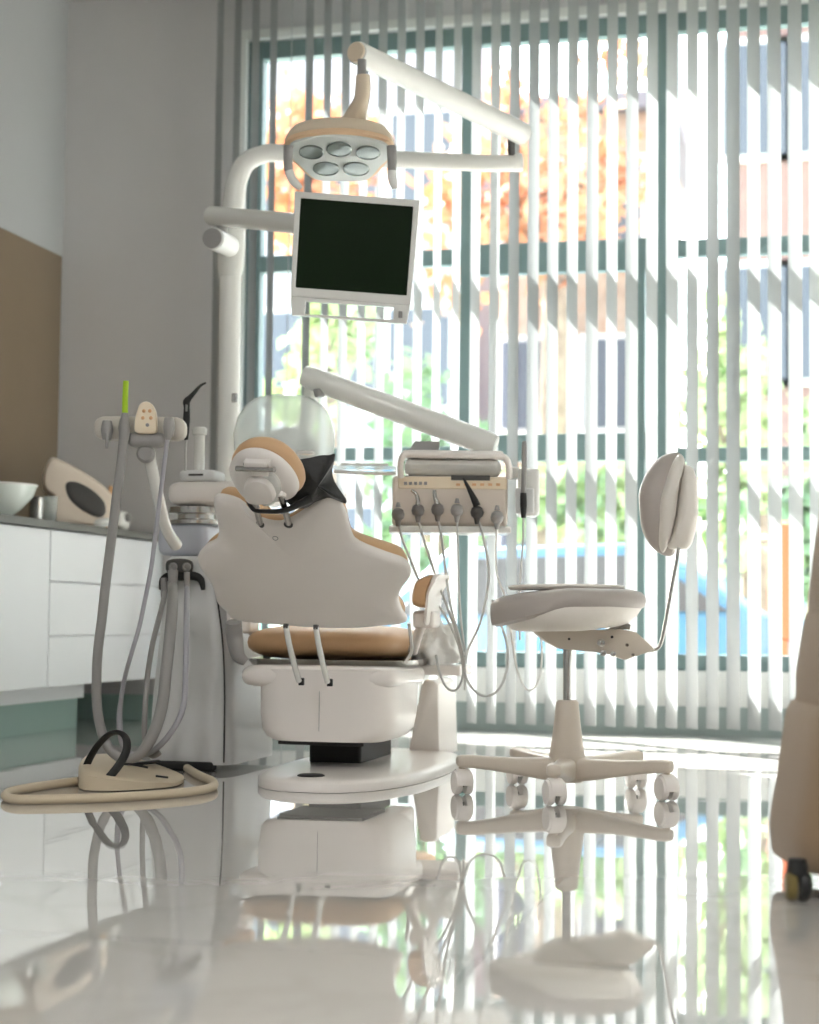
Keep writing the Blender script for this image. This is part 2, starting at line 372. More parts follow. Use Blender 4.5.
# ------------------------------------------------------------------ dental unit tower
TX, TY = -1.985, 5.45
tw = thing('dental_unit', 'white dental unit column with hose sockets and a domed glass bowl', 'dental unit', (TX, TY, 0))
prof = [  # z, x0, x1, y0, y1
 (.02, -2.14, -1.852, 5.30, 5.80), (.06, -2.14, -1.85, 5.29, 5.80), (.2, -2.135, -1.853, 5.295, 5.79), (.34, -2.125, -1.862, 5.305, 5.76),
 (.45, -2.115, -1.878, 5.315, 5.70), (.56, -2.105, -1.90, 5.325, 5.62), (.64, -2.10, -1.91, 5.33, 5.58), (.675, -2.095, -1.915, 5.335, 5.56), (.686, -2.085, -1.925, 5.345, 5.55)]
b = bm_new(); skin(b, [sring(((x0+x1)/2, (y0+y1)/2, z), (x1-x0)/2, (y1-y0)/2, X1, Y1, 7, 56) for z, x0, x1, y0, y1 in prof]); done('column', b, 'shell_cool', tw)
b = bm_new(); bx(b, -2.11, -1.905, 5.284, 5.34, .0, .03); done('cable_port', b, 'black', tw, smooth=False, bevel=.01)
# side seam strip
b = bm_new(); tube(b, [V((-1.868+.0, 5.296, .03)), V((-1.87, 5.30, .2)), V((-1.878, 5.309, .34)), V((-1.892, 5.319, .45)), V((-1.912, 5.331, .55))], .0028, 6, 6); done('seam', b, 'line', tw)
b = bm_new(); pillow(b, (-2.05, 5.45, .74), .088, .09, .052, p=8, ez=.15); done('neck', b, 'grey_pl' if 0 else mat('cool_grey_neck', lin(186, 190, 200), .35), tw)
b = bm_new(); lathe(b, (-2.035, 5.45, .790), [(.075, 0), (.085, .004), (.085, .016), (.06, .022), (.06, .035), (.088, .04), (.088, .06), (.02, .064)]); done('swivel_ring', b, 'chrome', tw)
b = bm_new(); pillow(b, (-1.93, 5.46, .893), .18, .09, .04, p=10, ez=.16); done('swivel_arm', b, 'shell', tw)
b = bm_new(); pillow(b, (-2.01, 5.44, .952), .063, .06, .019, p=8, ez=.2); done('cup_stand', b, 'shell_cool', tw)
b = bm_new(); bx(b, -2.035, -1.985, 5.377, 5.39, .950, .956); done('slot', b, 'line', tw, smooth=False)
c = V((-2.03, 5.46, .97)); b = bm_new(); lathe(b, c, [(.022, 0), (.019, .006), (.018, .12), (.024, .124), (.024, .142), (.019, .148), (.001, .15)]); done('filler_spout', b, 'tube_white', tw)
# connector plate
fy = 5.322
b = bm_new(); o_ = [P(169, 562, 5.6), P(176, 559, 5.6), P(186, 559, 5.6), P(192, 562, 5.6), P(192, 571, 5.6), P(186, 574, 5.6), P(175, 574, 5.6), P(168, 571, 5.6)]
cp = [PL(x_, y_, V((0, fy, 0)), Y1) for x_, y_ in [(168, 562), (175, 559), (186, 559), (193, 562), (193, 570), (188, 574), (174, 574), (168, 571)]]
rprism(b, cr_pts(cp, 4, True), -Y1, .018, .004); plate = done('socket_plate', b, 'dgrey', tw, label='dark grey socket plate')
for x_ in (173.5, 187):
    c = PL(x_, 567, V((0, fy-.018, 0)), Y1); b = bm_new(); lathe(b, c, [(.014, 0), (.014, .008), (.009, .01), (.008, .004)], ax=-Y1); done('socket', b, 'grey_pl', plate)
b = bm_new(); tube(b, [PL(x_, y_, V((0, fy-.015, 0)), Y1) for x_, y_ in [(161, 590), (163, 580), (170, 576), (182, 576), (194, 576), (201, 580), (203, 590)]], [.006, .012, .014, .014, .014, .012, .006], 10); done('hose_collar', b, 'black', tw)
for x_, y0_, y1_, r_ in ((164, 578, 598, .010), (173, 570, 590, .015), (187, 572, 590, .009)):
    b = bm_new(); cyl(b, PL(x_, y0_, V((0, fy-.035, 0)), Y1), PL(x_, y1_, V((0, fy-.038, 0)), Y1), r_*1.1, r_); done('hose_fitting', b, 'grey_pl', tw)
# cuspidor
c = V((-1.69, 5.62, .90)); c = P(284, 470, 5.75)
b = bm_new(); cyl(b, V((-1.80, 5.5, .88)), c+V((0, 0, -.02)), .035, .05); done('bowl_arm', b, 'shell', tw)
b = bm_new(); skin(b, [sring(c+V((0, 0, h)), rx, rx*.95, X1, Y1, 2.2, 40) for h, rx in [(-.03, .05), (-.01, .10), (.02, .14), (.06, .163), (.12, .166), (.17, .155), (.21, .13), (.236, .095), (.247, .05), (.25, .01)]])
done('glass_dome', b, 'bowl', tw, label='translucent domed glass bowl')
b = bm_new(); skin(b, [sring(c+V((.03, 0, h)), rx, rx, X1, Y1, 2.2, 32) for h, rx in [(-.03, .04), (0, .06), (.05, .085), (.09, .085), (.125, .06), (.14, .02), (.142, .004)]])
done('bowl_cover', b, 'shell_cool', tw)
b = bm_new(); pillow(b, P(306, 453, 5.6), .03, .02, .008); done('spout', b, 'tube_white', tw)

# syringe on the tower (black)
t = thing('air_water_syringe', 'black angled air water syringe standing in the unit beside the white spout', 'syringe', P(186, 470, 5.66))
dd = 5.66
b = bm_new(); tube(b, [P(186.3, 440, dd), P(185.8, 433, dd), P(186.5, 420, dd), P(186.8, 408, dd), P(186.5, 402, dd), P(189, 398.5, dd)], [.006, .011, .012, .010, .012, .010], 12); done('handle', b, 'black', t)
b = bm_new(); tube(b, [P(187, 400.5, dd), P(194, 393, dd), P(200, 386, dd), P(206, 382.7, dd)], [.010, .007, .0045, .003], 10); done('nozzle', b, 'black', t)
b = bm_new(); box(b, P(186.4, 408, dd-.012), (.006, .006, .022)); done('button', b, 'grey_pl', t, smooth=False, bevel=.001)
b = bm_new(); tube(b, [P(186.3, 440, dd), P(185.6, 452, dd), P(185.5, 471, dd)], .004, 8); done('hose', b, 'hose_thin', t)

# ------------------------------------------------------------------ light pole, lamp, monitor
pd = 6.25
pole = thing('lamp_post', 'thick white bent post rising behind the dental unit', 'post', V((-2.1, 5.93, 0)))
def PP(x_, y_): return P(x_, y_, pd)
foot = PP(228, 480)
b = bm_new(); tube(b, [V((foot.x, foot.y, .0)), V((foot.x, foot.y, .5)), PP(228.5, 430), PP(229.5, 330), PP(231, 240), PP(234, 200), PP(236.5, 183), PP(245, 164), PP(262, 154.5), PP(283, 153), P(340, 156.5, 6.26), P(420, 160.5, 6.28), P(490, 163.5, 6.29), P(514, 162.8, 6.30)],
     [.040]*6+[.038, .036, .033, .032, .031, .031, .031, .032], 24, 6)
done('tube', b, 'tube_white', pole)
b = bm_new(); tube(b, [PP(229.7, 278), PP(230, 268), PP(231, 250), PP(232, 232), PP(232.5, 226)], [.040, .047, .051, .049, .040], 24, 4); done('joint_sleeve', b, 'tube_white', pole)
b = bm_new(); a_ = P(213, 238.5, 6.0); cyl(b, a_, P(229, 246, 6.19), .039, .039, 28); done('clamp_knob', b, 'tube_white', pole, bevel=.003)
b = bm_new(); cyl(b, a_, P(212, 238.1, 5.99), .036, .035, 28); done('knob_cap', b, 'grey_pl', pole)
b = bm_new(); e = P(513, 162.8, 6.30); cyl(b, e, P(522.5, 162.5, 6.302), .034, .034, 28); done('end_cap', b, 'tube_white', pole, bevel=.003)
b = bm_new(); box(b, P(234.5, 398, 6.19), (.02, .012, .034)); done('hook', b, 'chrome', pole, smooth=False, bevel=.003)
b = bm_new(); lathe(b, V((foot.x, foot.y, 0)), [(.09, 0), (.09, .012), (.05, .02), (.04, .04)]); done('base_flange', b, 'tube_white', pole)

lamp = thing('operating_light', 'beige dental operating light with five round lenses hanging from a jointed white arm', 'operating light', P(341, 150, 5.35))
ld = 5.35
A, B = P(522, 133.5, 6.25), P(357, 52.5, 5.38)
b = bm_new(); cyl(b, B, A, .036, .041, 32); done('arm', b, 'tube_white', lamp, bevel=.004)
dr = (B-A).normalized()
b = bm_new(); cyl(b, B+dr*.001, B+dr*.012, .033, .031, 32); done('arm_end_cap', b, 'tan_lamp', lamp, bevel=.003)
b = bm_new(); cyl(b, P(511, 133, 6.24), P(511.5, 156, 6.29), .014); done('arm_pivot', b, 'dgrey', lamp)
b = bm_new(); cyl(b, P(362, 60, ld), P(361.5, 79, ld), .014); done('neck_pin', b, 'grey_pl', lamp)
b = bm_new(); tube(b, [P(363, 76, ld), P(363, 88, ld), P(361.5, 100, ld+.01), P(357, 112, ld+.04), P(351, 130, ld+.08)], [.022, .024, .024, .03, .05], 20, 5); done('neck', b, 'tan_lamp', lamp)
# head: wide near edge, narrow far edge
hc = P(340, 151.5, ld+.10); hz = hc.z; LT = math.radians(16)
def hp(u, v, z): return hc + RT*u + (FW*math.cos(LT) - Z1*math.sin(LT))*v + (Z1*math.cos(LT) + FW*math.sin(LT))*z     # u right, v away
HO = [(-.172, -.05), (-.15, -.10), (-.08, -.13), (0, -.14), (.08, -.13), (.15, -.10), (.172, -.05), (.165, .0), (.14, .05), (.105, .125), (.07, .155), (0, .16), (-.07, .155), (-.105, .125), (-.14, .05), (-.165, .0)]
def ho(z, ins, xs=1): 
    pts = cr_pts([V((u, v, 0)) for u, v in HO], 4, True); out = []
    for p in pts:
        l = p.length; s = max(.04, 1-ins/l); out.append(hp(p.x*s*xs, p.y*s, z - .18*p.x*p.x*1.0))
    return out
b = bm_new(); skin(b, [ho(z, i_) for z, i_ in [(.002, .002), (.012, .0), (.03, .008), (.05, .022), (.065, .045), (.076, .08), (.082, .12), (.083, .2)]]); done('housing', b, 'tan_lamp', lamp)
b = bm_new(); skin(b, [ho(z, i_) for z, i_ in [(.001, .002), (-.002, -.001), (-.014, .0), (-.016, .006)]]); done('rim', b, mat('orange_beige_rim', lin(226, 194, 158), .5), lamp)
b = bm_new(); skin(b, [ho(z, i_) for z, i_ in [(-.015, .012), (-.022, .014), (-.024, .2)]]); up_ = done('lens_plate', b, 'plate_grey', lamp)
for u, v, r in [(-.088, -.04, .036), (0, -.055, .037), (.09, -.04, .036), (-.046, .06, .039), (.050, .06, .039)]:
    b = bm_new(); c = hp(u, v, -.024-.18*u*u-.001); lathe(b, c, [(r*1.08, .002), (r*1.08, -.004), (r, -.005), (r*.97, -.0025), (r*.6, -.003), (.001, -.0035)], ax=hp(0, 0, 1)-hp(0, 0, 0)); done('lens', b, 'lens', up_)
for s in (-1, 1):
    x0_ = 288.5 if s < 0 else 391.5
    pts = [P(x0_, 146, ld), P(x0_-s*-.5, 160, ld), P(x0_+ (0 if s < 0 else .5), 171, ld)]
    b = bm_new(); tube(b, pts, [.016, .015, .014], 14, 4, flat=(1, .8)); h = done('handle_bracket', b, 'grey_pl', lamp)
    e = [P(289, 171, ld), P(291.5, 178, ld), P(296, 184, ld), P(301, 188.5, ld)] if s < 0 else [P(392, 171, ld), P(392, 177, ld), P(393.5, 183, ld), P(395, 188.5, ld)]
    b = bm_new(); tube(b, e, [.0145, .014, .013, .008], 14, 5); done('handle', b, 'tube_white', lamp)

mo = thing('monitor', 'flat screen monitor with dark screen in white frame, held out on a white arm', 'monitor', P(352, 260, 5.45))
nf = (-FW + V((0, 0, -.06))).normalized(); mq = P(355, 255, 5.45)
def mp_(x_, y_, o=0): return PL(x_, y_, mq+nf*o, nf)
def frame_ring(bm, outer, inner, n_, t):
    o0 = [bm.verts.new(p) for p in outer]; i0 = [bm.verts.new(p) for p in inner]
    o1 = [bm.verts.new(p-n_*t) for p in outer]; i1 = [bm.verts.new(p-n_*t) for p in inner]; k = len(outer)
    for i in range(k):
        j = (i+1) % k
        bm.faces.new((o0[i], o0[j], i0[j], i0[i])); bm.faces.new((o1[i], i1[i], i1[j], o1[j]))
        bm.faces.new((o0[i], o1[i], o1[j], o0[j])); bm.faces.new((i0[i], i0[j], i1[j], i1[i]))
b = bm_new(); frame_ring(b, [mp_(294.6, 191), mp_(420, 200), mp_(410.5, 305), mp_(290.5, 296)], [mp_(300.9, 198), mp_(413.2, 206.5), mp_(406.6, 295.3), mp_(295.6, 287.2)], nf, .03); done('bezel', b, 'tube_white', mo, smooth=False, bevel=.004)
b = bm_new(); q_ = [mp_(300, 197, -.006), mp_(414, 205.5, -.006), mp_(407.4, 296, -.006), mp_(294.8, 288, -.006)]; rprism(b, q_, nf, .003, .0005); done('screen', b, 'screen', mo, smooth=False)
b = bm_new(); q_ = [mp_(299, 196, -.045), mp_(415, 204.5, -.045), mp_(408, 298, -.045), mp_(294, 290, -.045)]; rprism(b, q_, nf, .037, .008); done('rear_case', b, 'tube_white', mo)
b = bm_new(); frame_ring(b, [mp_(290.5, 296.3), mp_(410.4, 305.3), mp_(406.5, 324), mp_(291.5, 315)], [mp_(305.9, 301.4), mp_(394, 307), mp_(393, 319.7), mp_(304.6, 313.9)], nf, .022)
lb = done('handle_bar', b, 'tube_white', mo, smooth=False, bevel=.003)
b = bm_new(); rprism(b, [mp_(398.5, 311, .004), mp_(402.5, 311.3, .004), mp_(402.3, 318, .004), mp_(398.3, 317.6, .004)], -nf, .006, .001); done('power_button', b, 'grey_pl', lb)
b = bm_new(); a_, e_ = P(211.5, 215.8, 6.13), P(330, 226.5, 5.535); cyl(b, a_, e_, .034, .034, 28); done('arm', b, 'tube_white', mo, bevel=.003)
b = bm_new(); box(b, P(345, 240, 5.51), (.12, .05, .12)); done('mount', b, 'grey_pl', mo, bevel=.01)
b = bm_new(); cyl(b, P(222, 214, 6.08), P(222, 238, 6.09), .02); done('arm_pivot', b, 'grey_pl', mo)

# ------------------------------------------------------------------ assistant holder with hoses
ah = thing('instrument_holder', 'grey beige instrument holder bar with cream keypad on a slanted white arm', 'instrument holder', P(146, 450, 5.25))
hd = 5.25
b = bm_new(); pillow(b, P(141, 429, hd+.05), .138, .035, .036, RT, FW, Z1, p=12, ez=.18); done('bar', b, mat('beige_grey_bar', lin(202, 196, 186), .4), ah)
b = bm_new(); pillow(b, P(147, 440, hd+.02), .058, .035, .024, RT, FW, Z1, p=4, ez=.4); done('lower_block', b, 'grey_pl', ah)
b = bm_new(); k_ = cr_pts([P(x_, y_, hd-.0) for x_, y_ in [(147, 402.5), (153, 405), (157, 413), (158, 424), (157, 433), (147, 434.5), (137, 433), (136, 424), (138, 413), (141.5, 405)]], 4, True)
rprism(b, k_, -FW, .03, .006); kp = done('keypad', b, 'keypad', ah, label='cream oval keypad with small buttons')
for x_, y_ in [(144, 411), (150, 411), (143, 418), (151, 418), (147.5, 425)]:
    b = bm_new(); lathe(b, P(x_, y_, hd-.029), [(.0055, -.002), (.0055, .0025), (.004, .0035), (.0005, .0035)], 14, ax=-FW); done('button', b, 'orange' if y_ < 420 else 'grey_pl', kp)
b = bm_new(); lathe(b, P(146, 454, hd+.02), [(.001, -.03), (.02, -.025), (.028, -.01), (.028, .01), (.02, .02), (.001, .022)], 24, ax=-FW); done('knuckle', b, 'grey_pl', ah)
b = bm_new(); tube(b, [P(148, 448, hd+.04), P(152, 470, hd+.06), P(159, 500, hd+.1), P(166, 528, hd+.16), P(176, 545, hd+.25)], [.017, .018, .018, .018, .02], 18); done('arm', b, 'tube_white', ah)
for x_, y_ in ((107, 430), (124.5, 428), (169, 427)):
    b = bm_new(); c = P(x_, y_, hd-.012)
    tube(b, [c+V((0, 0, .028)), c, c-V((0, 0, .03))], [.014, .019, .013], 16, 4); done('socket', b, 'grey_pl', ah)
b = bm_new(); c = P(107, 437, hd-.03); cyl(b, c+V((0, 0, .01)), c-V((0, 0, .035)), .006, .004); done('spigot', b, 'grey_pl', ah)

hd2 = hd-.02
t = thing('suction_hose', 'thick grey suction hose with lime green tip looping down from the instrument holder', 'hose', P(117, 757, 5.3))
pts = [P(x_, y_, d_) for x_, y_, d_ in [(124, 436, hd2), (121, 465, hd2), (117.7, 488, hd2), (113.5, 523, hd2), (109, 558, hd2), (105, 590, hd2), (102, 618, hd2), (98, 650, 5.24), (96.6, 678, 5.25), (97, 705, 5.26), (100.5, 727, 5.27), (107, 745, 5.27), (117, 756, 5.27), (129, 759, 5.26), (139, 755, 5.25), (149, 742, 5.25), (157.5, 723, 5.26), (163, 700, 5.27), (166, 672, 5.28), (169, 645, 5.3), (171.5, 619, 5.34), (172.8, 598, 5.41), (173, 586, 5.49)]]
b = bm_new(); tube(b, pts, [.0145]*15+[.018]*6+[.016, .015], 14, 5); done('hose', b, 'hose_grey', t)
b = bm_new(); tube(b, [P(124, 440, hd2), P(124.5, 428, hd2), P(125, 413, hd2)], [.015, .017, .010], 14, 4); done('grip', b, 'grey_pl', t)
b = bm_new(); tube(b, [P(125, 415, hd2), P(125.2, 400, hd2), P(126, 381, hd2)], [.009, .009, .0085], 12, 4); done('tip', b, 'green', t, label='lime green plastic tip')
t = thing('saliva_hose', 'thin grey hose hanging from the right end of the instrument holder', 'hose', P(136, 755, 5.3))
pts = [P(x_, y_, d_) for x_, y_, d_ in [(168.5, 432, hd2), (166, 450, hd2), (160, 498, hd2), (155.5, 535, hd2), (151, 569, hd2), (145, 600, hd2), (139, 628, hd2), (131, 655, hd2), (125, 677, 5.3), (121, 700, 5.33), (119.5, 720, 5.35), (121.5, 740, 5.36), (128, 752, 5.36), (139, 755.5, 5.33), (154, 750, 5.3), (167.6, 737, 5.28), (179, 719, 5.27), (184, 702, 5.27), (185.5, 680, 5.28), (186, 651, 5.3), (186.5, 615, 5.38), (187, 588, 5.5)]]
b = bm_new(); tube(b, pts, [.0068]*10+[.009]*12, 12, 5); done('hose', b, 'hose_lilac', t)
b = bm_new(); tube(b, [P(168, 440, hd2), P(169, 428, hd2), P(169.5, 419, hd2)], [.008, .013, .009], 12, 4); done('grip', b, 'grey_pl', t)
pts = [P(x_, y_, d_) for x_, y_, d_ in [(165, 592, 5.5), (163, 603, 5.46), (158, 622, 5.4), (153, 642, 5.36), (149.5, 662, 5.34), (146.5, 685, 5.33), (145, 710, 5.32), (144.5, 735, 5.32), (147, 750, 5.33), (153, 756, 5.33), (160, 752, 5.33)]]
b = bm_new(); tube(b, pts, .0085, 12, 5); tag(done('drain_hose', b, 'hose_grey', loc=P(147, 755, 5.33)), 'narrow grey hose hanging down the left flank of the white unit column', 'hose')

# ------------------------------------------------------------------ foot pedal
fp = thing('foot_control', 'beige foot control with black hoop handle lying on the floor', 'foot control', F(115, 782))
pc = [F(79, 789), F(100, 792), F(125, 791.5), F(150, 790), F(176, 787), F(184, 781), F(172, 777), F(140, 773), F(110, 772), F(84, 775)]
pz = [V((p.x, p.y, 0)) for p in pc]
b = bm_new(); o_ = cr_pts(pz, 3, True)
cc = sum(o_, V())/len(o_)
def slope(p): 
    u = (p-pz[0]).dot(RT)/((pz[4]-pz[0]).dot(RT)); return .062 - .046*max(0, min(1, u))
rings = [[p+V((0, 0, .003)) for p in o_], [p+V((0, 0, slope(p)*.8)) for p in o_], [cc+(p-cc)*.96+V((0, 0, slope(p)*.96)) for p in o_], [cc+(p-cc)*.85+V((0, 0, slope(p))) for p in o_], [cc+(p-cc)*.05+V((0, 0, slope(cc))) for p in o_]]
skin(b, rings); done('housing', b, 'hose_cream', fp)
fd = 5.0
b = bm_new(); tube(b, [P(85.5, 768, 5.12), P(91, 756, 5.10), P(99, 744, 5.08), P(109, 734.5, 5.05), (P(119, 732.5, 5.02)), P(126, 738.5, 4.99), P(126.5, 750, 4.97), P(121, 762, 4.96), P(112, 774, 4.95), P(103, 784, 4.95)], .0125, 12, 6, flat=(1, .55)); done('handle', b, 'black', fp, label='black hoop handle')
b = bm_new(); c = F(146, 778); c.z = .046; box(b, c, (.075, .055, .008), Matrix.Rotation(.22, 3, 'Z') @ Matrix.Rotation(-.1, 3, 'Y')); done('pedal', b, 'black', fp, bevel=.003)
b = bm_new(); tube(b, [P(156, 776, 4.98), P(168, 777.5, 4.97)], .003, 8, 1); done('lever', b, 'black', fp)
b = bm_new(); tube(b, [P(124, 764, 5.1), P(136, 765, 5.1), P(148, 767.5, 5.1)], .0035, 8, 3); done('rear_lever', b, 'black', fp)
pts = [(187, 768), (195, 773), (204, 777.5), (212, 781), (214, 785.5), (206, 789), (187, 792), (160, 794.5), (128, 796.5), (95, 798), (60, 799), (30, 799.5), (13, 799), (5.5, 796), (11, 791.5), (30, 787.5), (55, 784), (74, 781.5), (81, 780.5)]
b = bm_new(); tube(b, [F(x_, y_, .0125) for x_, y_ in pts], .0125, 12, 5); done('cable', b, 'hose_cream', fp)

# ------------------------------------------------------------------ dental chair
CX = -1.484
ch = thing('dental_chair', 'white dental chair with tan upholstery, seen from behind its reclined star-shaped backrest', 'dental chair', (CX, 5.4, 0))
bq, bn = V((0, 5.05, .465)), V((0, .64, .768)).normalized()
so = [(214, 502), (221, 499), (238, 504), (248, 514), (260, 522.5), (279, 526), (296, 519), (313, 507), (324, 500.5), (336, 503), (344, 514), (350, 536), (358, 546), (385, 557), (402, 563), (409, 571), (408, 580), (400, 591), (397, 601), (401, 614), (405, 624), (380, 627.5), (350, 629.5), (317, 629), (275, 626), (236, 621.5), (226, 613), (217, 604), (212, 587), (201, 571), (197.5, 560), (205, 549), (216, 543), (219, 533), (215.5, 517)]
opts = tr(so, bq, bn, 3)
b = bm_new(); pad(b, opts, bn, [(.2, -.012), (.1, -.010), (.03, -.004), (.008, 0), (0, .006), (-.003, .014), (0, .022), (.01, .024), (.2, .024)]); bs = done('backrest_shell', b, 'shell', ch)
# crease-free cushion on the front of the shell
co = [V(p) for p in opts]; cc = sum(co, V())/len(co)
b = bm_new(); pad(b, co, bn, [(.03, .022), (.012, .026), (.010, .035), (.012, .05), (.022, .066), (.05, .078), (.12, .082), (.25, .07)]); done('backrest_cushion', b, 'tan', ch)
b = bm_new(); tube(b, [PL(x_, y_, bq-bn*.012, bn) for x_, y_ in [(273, 537), (276, 536.6), (278, 538.5), (276, 540.3), (273.3, 539.3)]], .0011, 6, 4, closed=True); done('emblem_ring', b, 'grey_pl', bs)
# headrest
hq = P(267, 474, 4.68); hn = V((.22, .60, .77)).normalized()
hs = tr([(231, 481), (228.5, 469), (234, 458), (245, 452), (260, 452), (275, 458), (287, 468), (295, 480), (297, 492), (290, 500), (277, 503), (260, 502), (244, 498)], hq, hn, 4)
b = bm_new(); pad(b, hs, hn, [(.06, -.014), (.03, -.012), (.01, -.006), (0, .006), (0, .014), (.01, .018), (.05, .018)]); hr = done('headrest_shell', b, 'shell', ch)
b = bm_new(); pad(b, hs, hn, [(.02, .016), (.003, .018), (-.003, .026), (-.006, .034), (-.005, .045), (.0, .055), (.012, .066), (.035, .074), (.07, .074)]); done('headrest_cushion', b, 'tan', ch)
def hh(x_, y_, o): return PL(x_, y_, hq - hn*o, hn)
b = bm_new(); rprism(b, [hh(243, 463, .03), hh(268, 463.5, .03), hh(268, 477, .03), hh(243, 476, .03)], hn, .018, .004); done('bracket', b, 'shell', hr, label='white hinge bracket')
b = bm_new(); cyl(b, hh(236.5, 468.5, .03), hh(274.5, 469.5, .03), .0075, .0075); done('hinge_pin', b, 'chrome', hr)
b = bm_new(); bx_ = [hh(244, 461.6, .016), hh(268, 462, .016), hh(268, 464.6, .016), hh(244, 464, .016)]; rprism(b, bx_, -hn, .006, .001); done('bracket_slot', b, 'black', hr)
kd = cr_pts([hh(x_, y_, .034) for x_, y_ in [(244, 487), (247, 481), (255, 478.5), (265, 480.5), (272, 487), (275, 497), (270, 503), (252, 503), (245, 497)]], 4, True)
b = bm_new(); pad(b, kd, hn, [(.02, -.012), (.005, -.008), (0, 0), (0, .012), (.004, .02)]); done('adjuster_knob', b, 'shell', hr)
kd2 = cr_pts([hh(x_, y_, .018) for x_, y_ in [(262, 476), (272, 474), (279, 482), (280, 492), (274, 503), (262, 503)]], 4, True)
b = bm_new(); pad(b, kd2, hn, [(.01, -.01), (0, -.004), (0, .008)]); done('adjuster_plate', b, 'tube_white', hr)
for xa, ya, xb, yb in ((254, 498, 260, 523), (281, 494, 288.5, 523)):
    b = bm_new(); a_, e_ = PL(xa, ya, hq-hn*.012, hn), PL(xb, yb, bq-bn*.004, bn); tube(b, [a_, (a_+e_)/2, e_], [.0105, .009, .009], 16, 3); done('headrest_post', b, 'chrome', ch)
    b = bm_new(); lathe(b, PL(xb, yb+1, bq-bn*.0, bn), [(.013, .001), (.013, .004), (.009, .006)], 20, ax=-bn); done('post_socket', b, 'dgrey', ch)
b = bm_new(); c = PL(281.5, 497, hq-hn*.02, hn); cyl(b, c, c+V((.002, .01, .04)), .012, .014); done('post_clamp', b, 'shell', ch)
# seat
b = bm_new(); pillow(b, (CX-.072, 5.52, .412), .25, .29, .056, p=6, ez=.55, m=14); done('seat_cushion', b, 'tan', ch)
b = bm_new(); pillow(b, (CX-.07, 6.06, .385), .17, .26, .045, p=6, ez=.5, m=12); done('leg_rest_cushion', b, 'tan', ch)
b = bm_new()
rg = []
for z, a_, c_ in [(.338, .255, .335), (.342, .268, .35), (.356, .278, .362), (.362, .282, .366), (.362, .27, .354), (.348, .25, .33)]:
    rg.append(sring((CX-.045, 5.52, z), a_-.01, c_-.055, X1, Y1, 6, 48))
skin(b, rg); done('seat_tray', b, 'chrome', ch)
b = bm_new(); tube(b, [P(409, 623, 5.3), P(411, 640, 5.32), P(411, 652, 5.34), P(405, 662, 5.36)], .006, 10); done('side_rail', b, 'chrome', ch)
b = bm_new(); tube(b, [P(234, 622, 5.36), P(235, 640, 5.38), P(238, 655, 5.38), P(246, 662, 5.38)], [.024, .026, .022, .012], 16); done('hinge_cover', b, 'grey_pl', ch)
# body under the seat
b = bm_new()
skin(b, [sring((CX-.008, 5.10+hy, z), hx, hy, X1, Y1, p_, 56) for z, hx, hy, p_ in [(.118, .175, .17, 4), (.128, .198, .19, 4.5), (.15, .213, .205, 5), (.2, .22, .212, 5), (.28, .222, .215, 5), (.335, .223, .216, 5)]])
body = done('body', b, 'shell', ch)
b = bm_new(); pillow(b, (CX-.03, 5.33, .312), .25, .225, .034, p=10, ez=.14); done('upper_cover', b, 'shell', ch)
b = bm_new(); bx(b, CX-.15, CX+.12, 5.12, 5.4, .106, .119); done('vent', b, 'black', body, smooth=False, bevel=.003)
b = bm_new(); bx(b, CX-.015, CX-.0135, 5.0985, 5.10, .15, .27); done('seam', b, 'grey_pl', body, smooth=False)
for (xa, ya, xb, yb) in ((286, 626, 299, 681), (316, 627, 327.5, 682)):
    a_, e_ = P(xa, ya, 5.08), P(xb, yb, 5.20)
    b = bm_new(); tube(b, [a_, a_*.7+e_*.3+V((0, -.01, 0)), a_*.3+e_*.7+V((0, -.008, 0)), e_], .0085, 12, 4); done('support_rod', b, 'tube_white', ch)
    b = bm_new(); box(b, a_, (.014, .014, .014)); done('rod_clip', b, 'dgrey', ch, bevel=.002)
    b = bm_new(); box(b, e_+V((.005, .008, -.002)), (.016, .012, .022)); done('rod_socket', b, 'black', ch, bevel=.002)
# foot plate, lift
b = bm_new(); pc_ = V((-1.435, 5.42, 0)); rg = []
for z, k_ in [(.001, 0), (.022, 0), (.029, .006), (.034, .03), (.036, .12)]:
    rg.append(sring(pc_+V((0, 0, z)), .255-k_, .66-k_, X1, Y1, 2.5, 56))
skin(b, rg); fpz = done('foot_plate', b, 'shell', ch)
c = F(311, 776.5, .034); b = bm_new(); lathe(b, c, [(.04, 0), (.04, .004), (.034, .007), (.001, .007)], 28); done('plate_button', b, 'black', ch)
b = bm_new(); bx(b, CX-.12, CX+.05, 5.35, 5.75, .03, .14); done('lift_housing', b, 'black', ch, bevel=.01)
ps = [(407.5, 757), (421, 684), (425, 680), (434, 680), (438, 684), (440, 757)]
b = bm_new(); q_ = P(424, 757, 6.1); oo = [PL(x_, y_, q_, Y1) for x_, y_ in ps]; rprism(b, oo, Y1, .30, .012); done('side_column', b, 'shell', ch)
b = bm_new(); bx(b, CX+.03, CX+.125, 5.54, 5.8, .14, .30); done('lift_arm', b, 'shell', ch, bevel=.02)
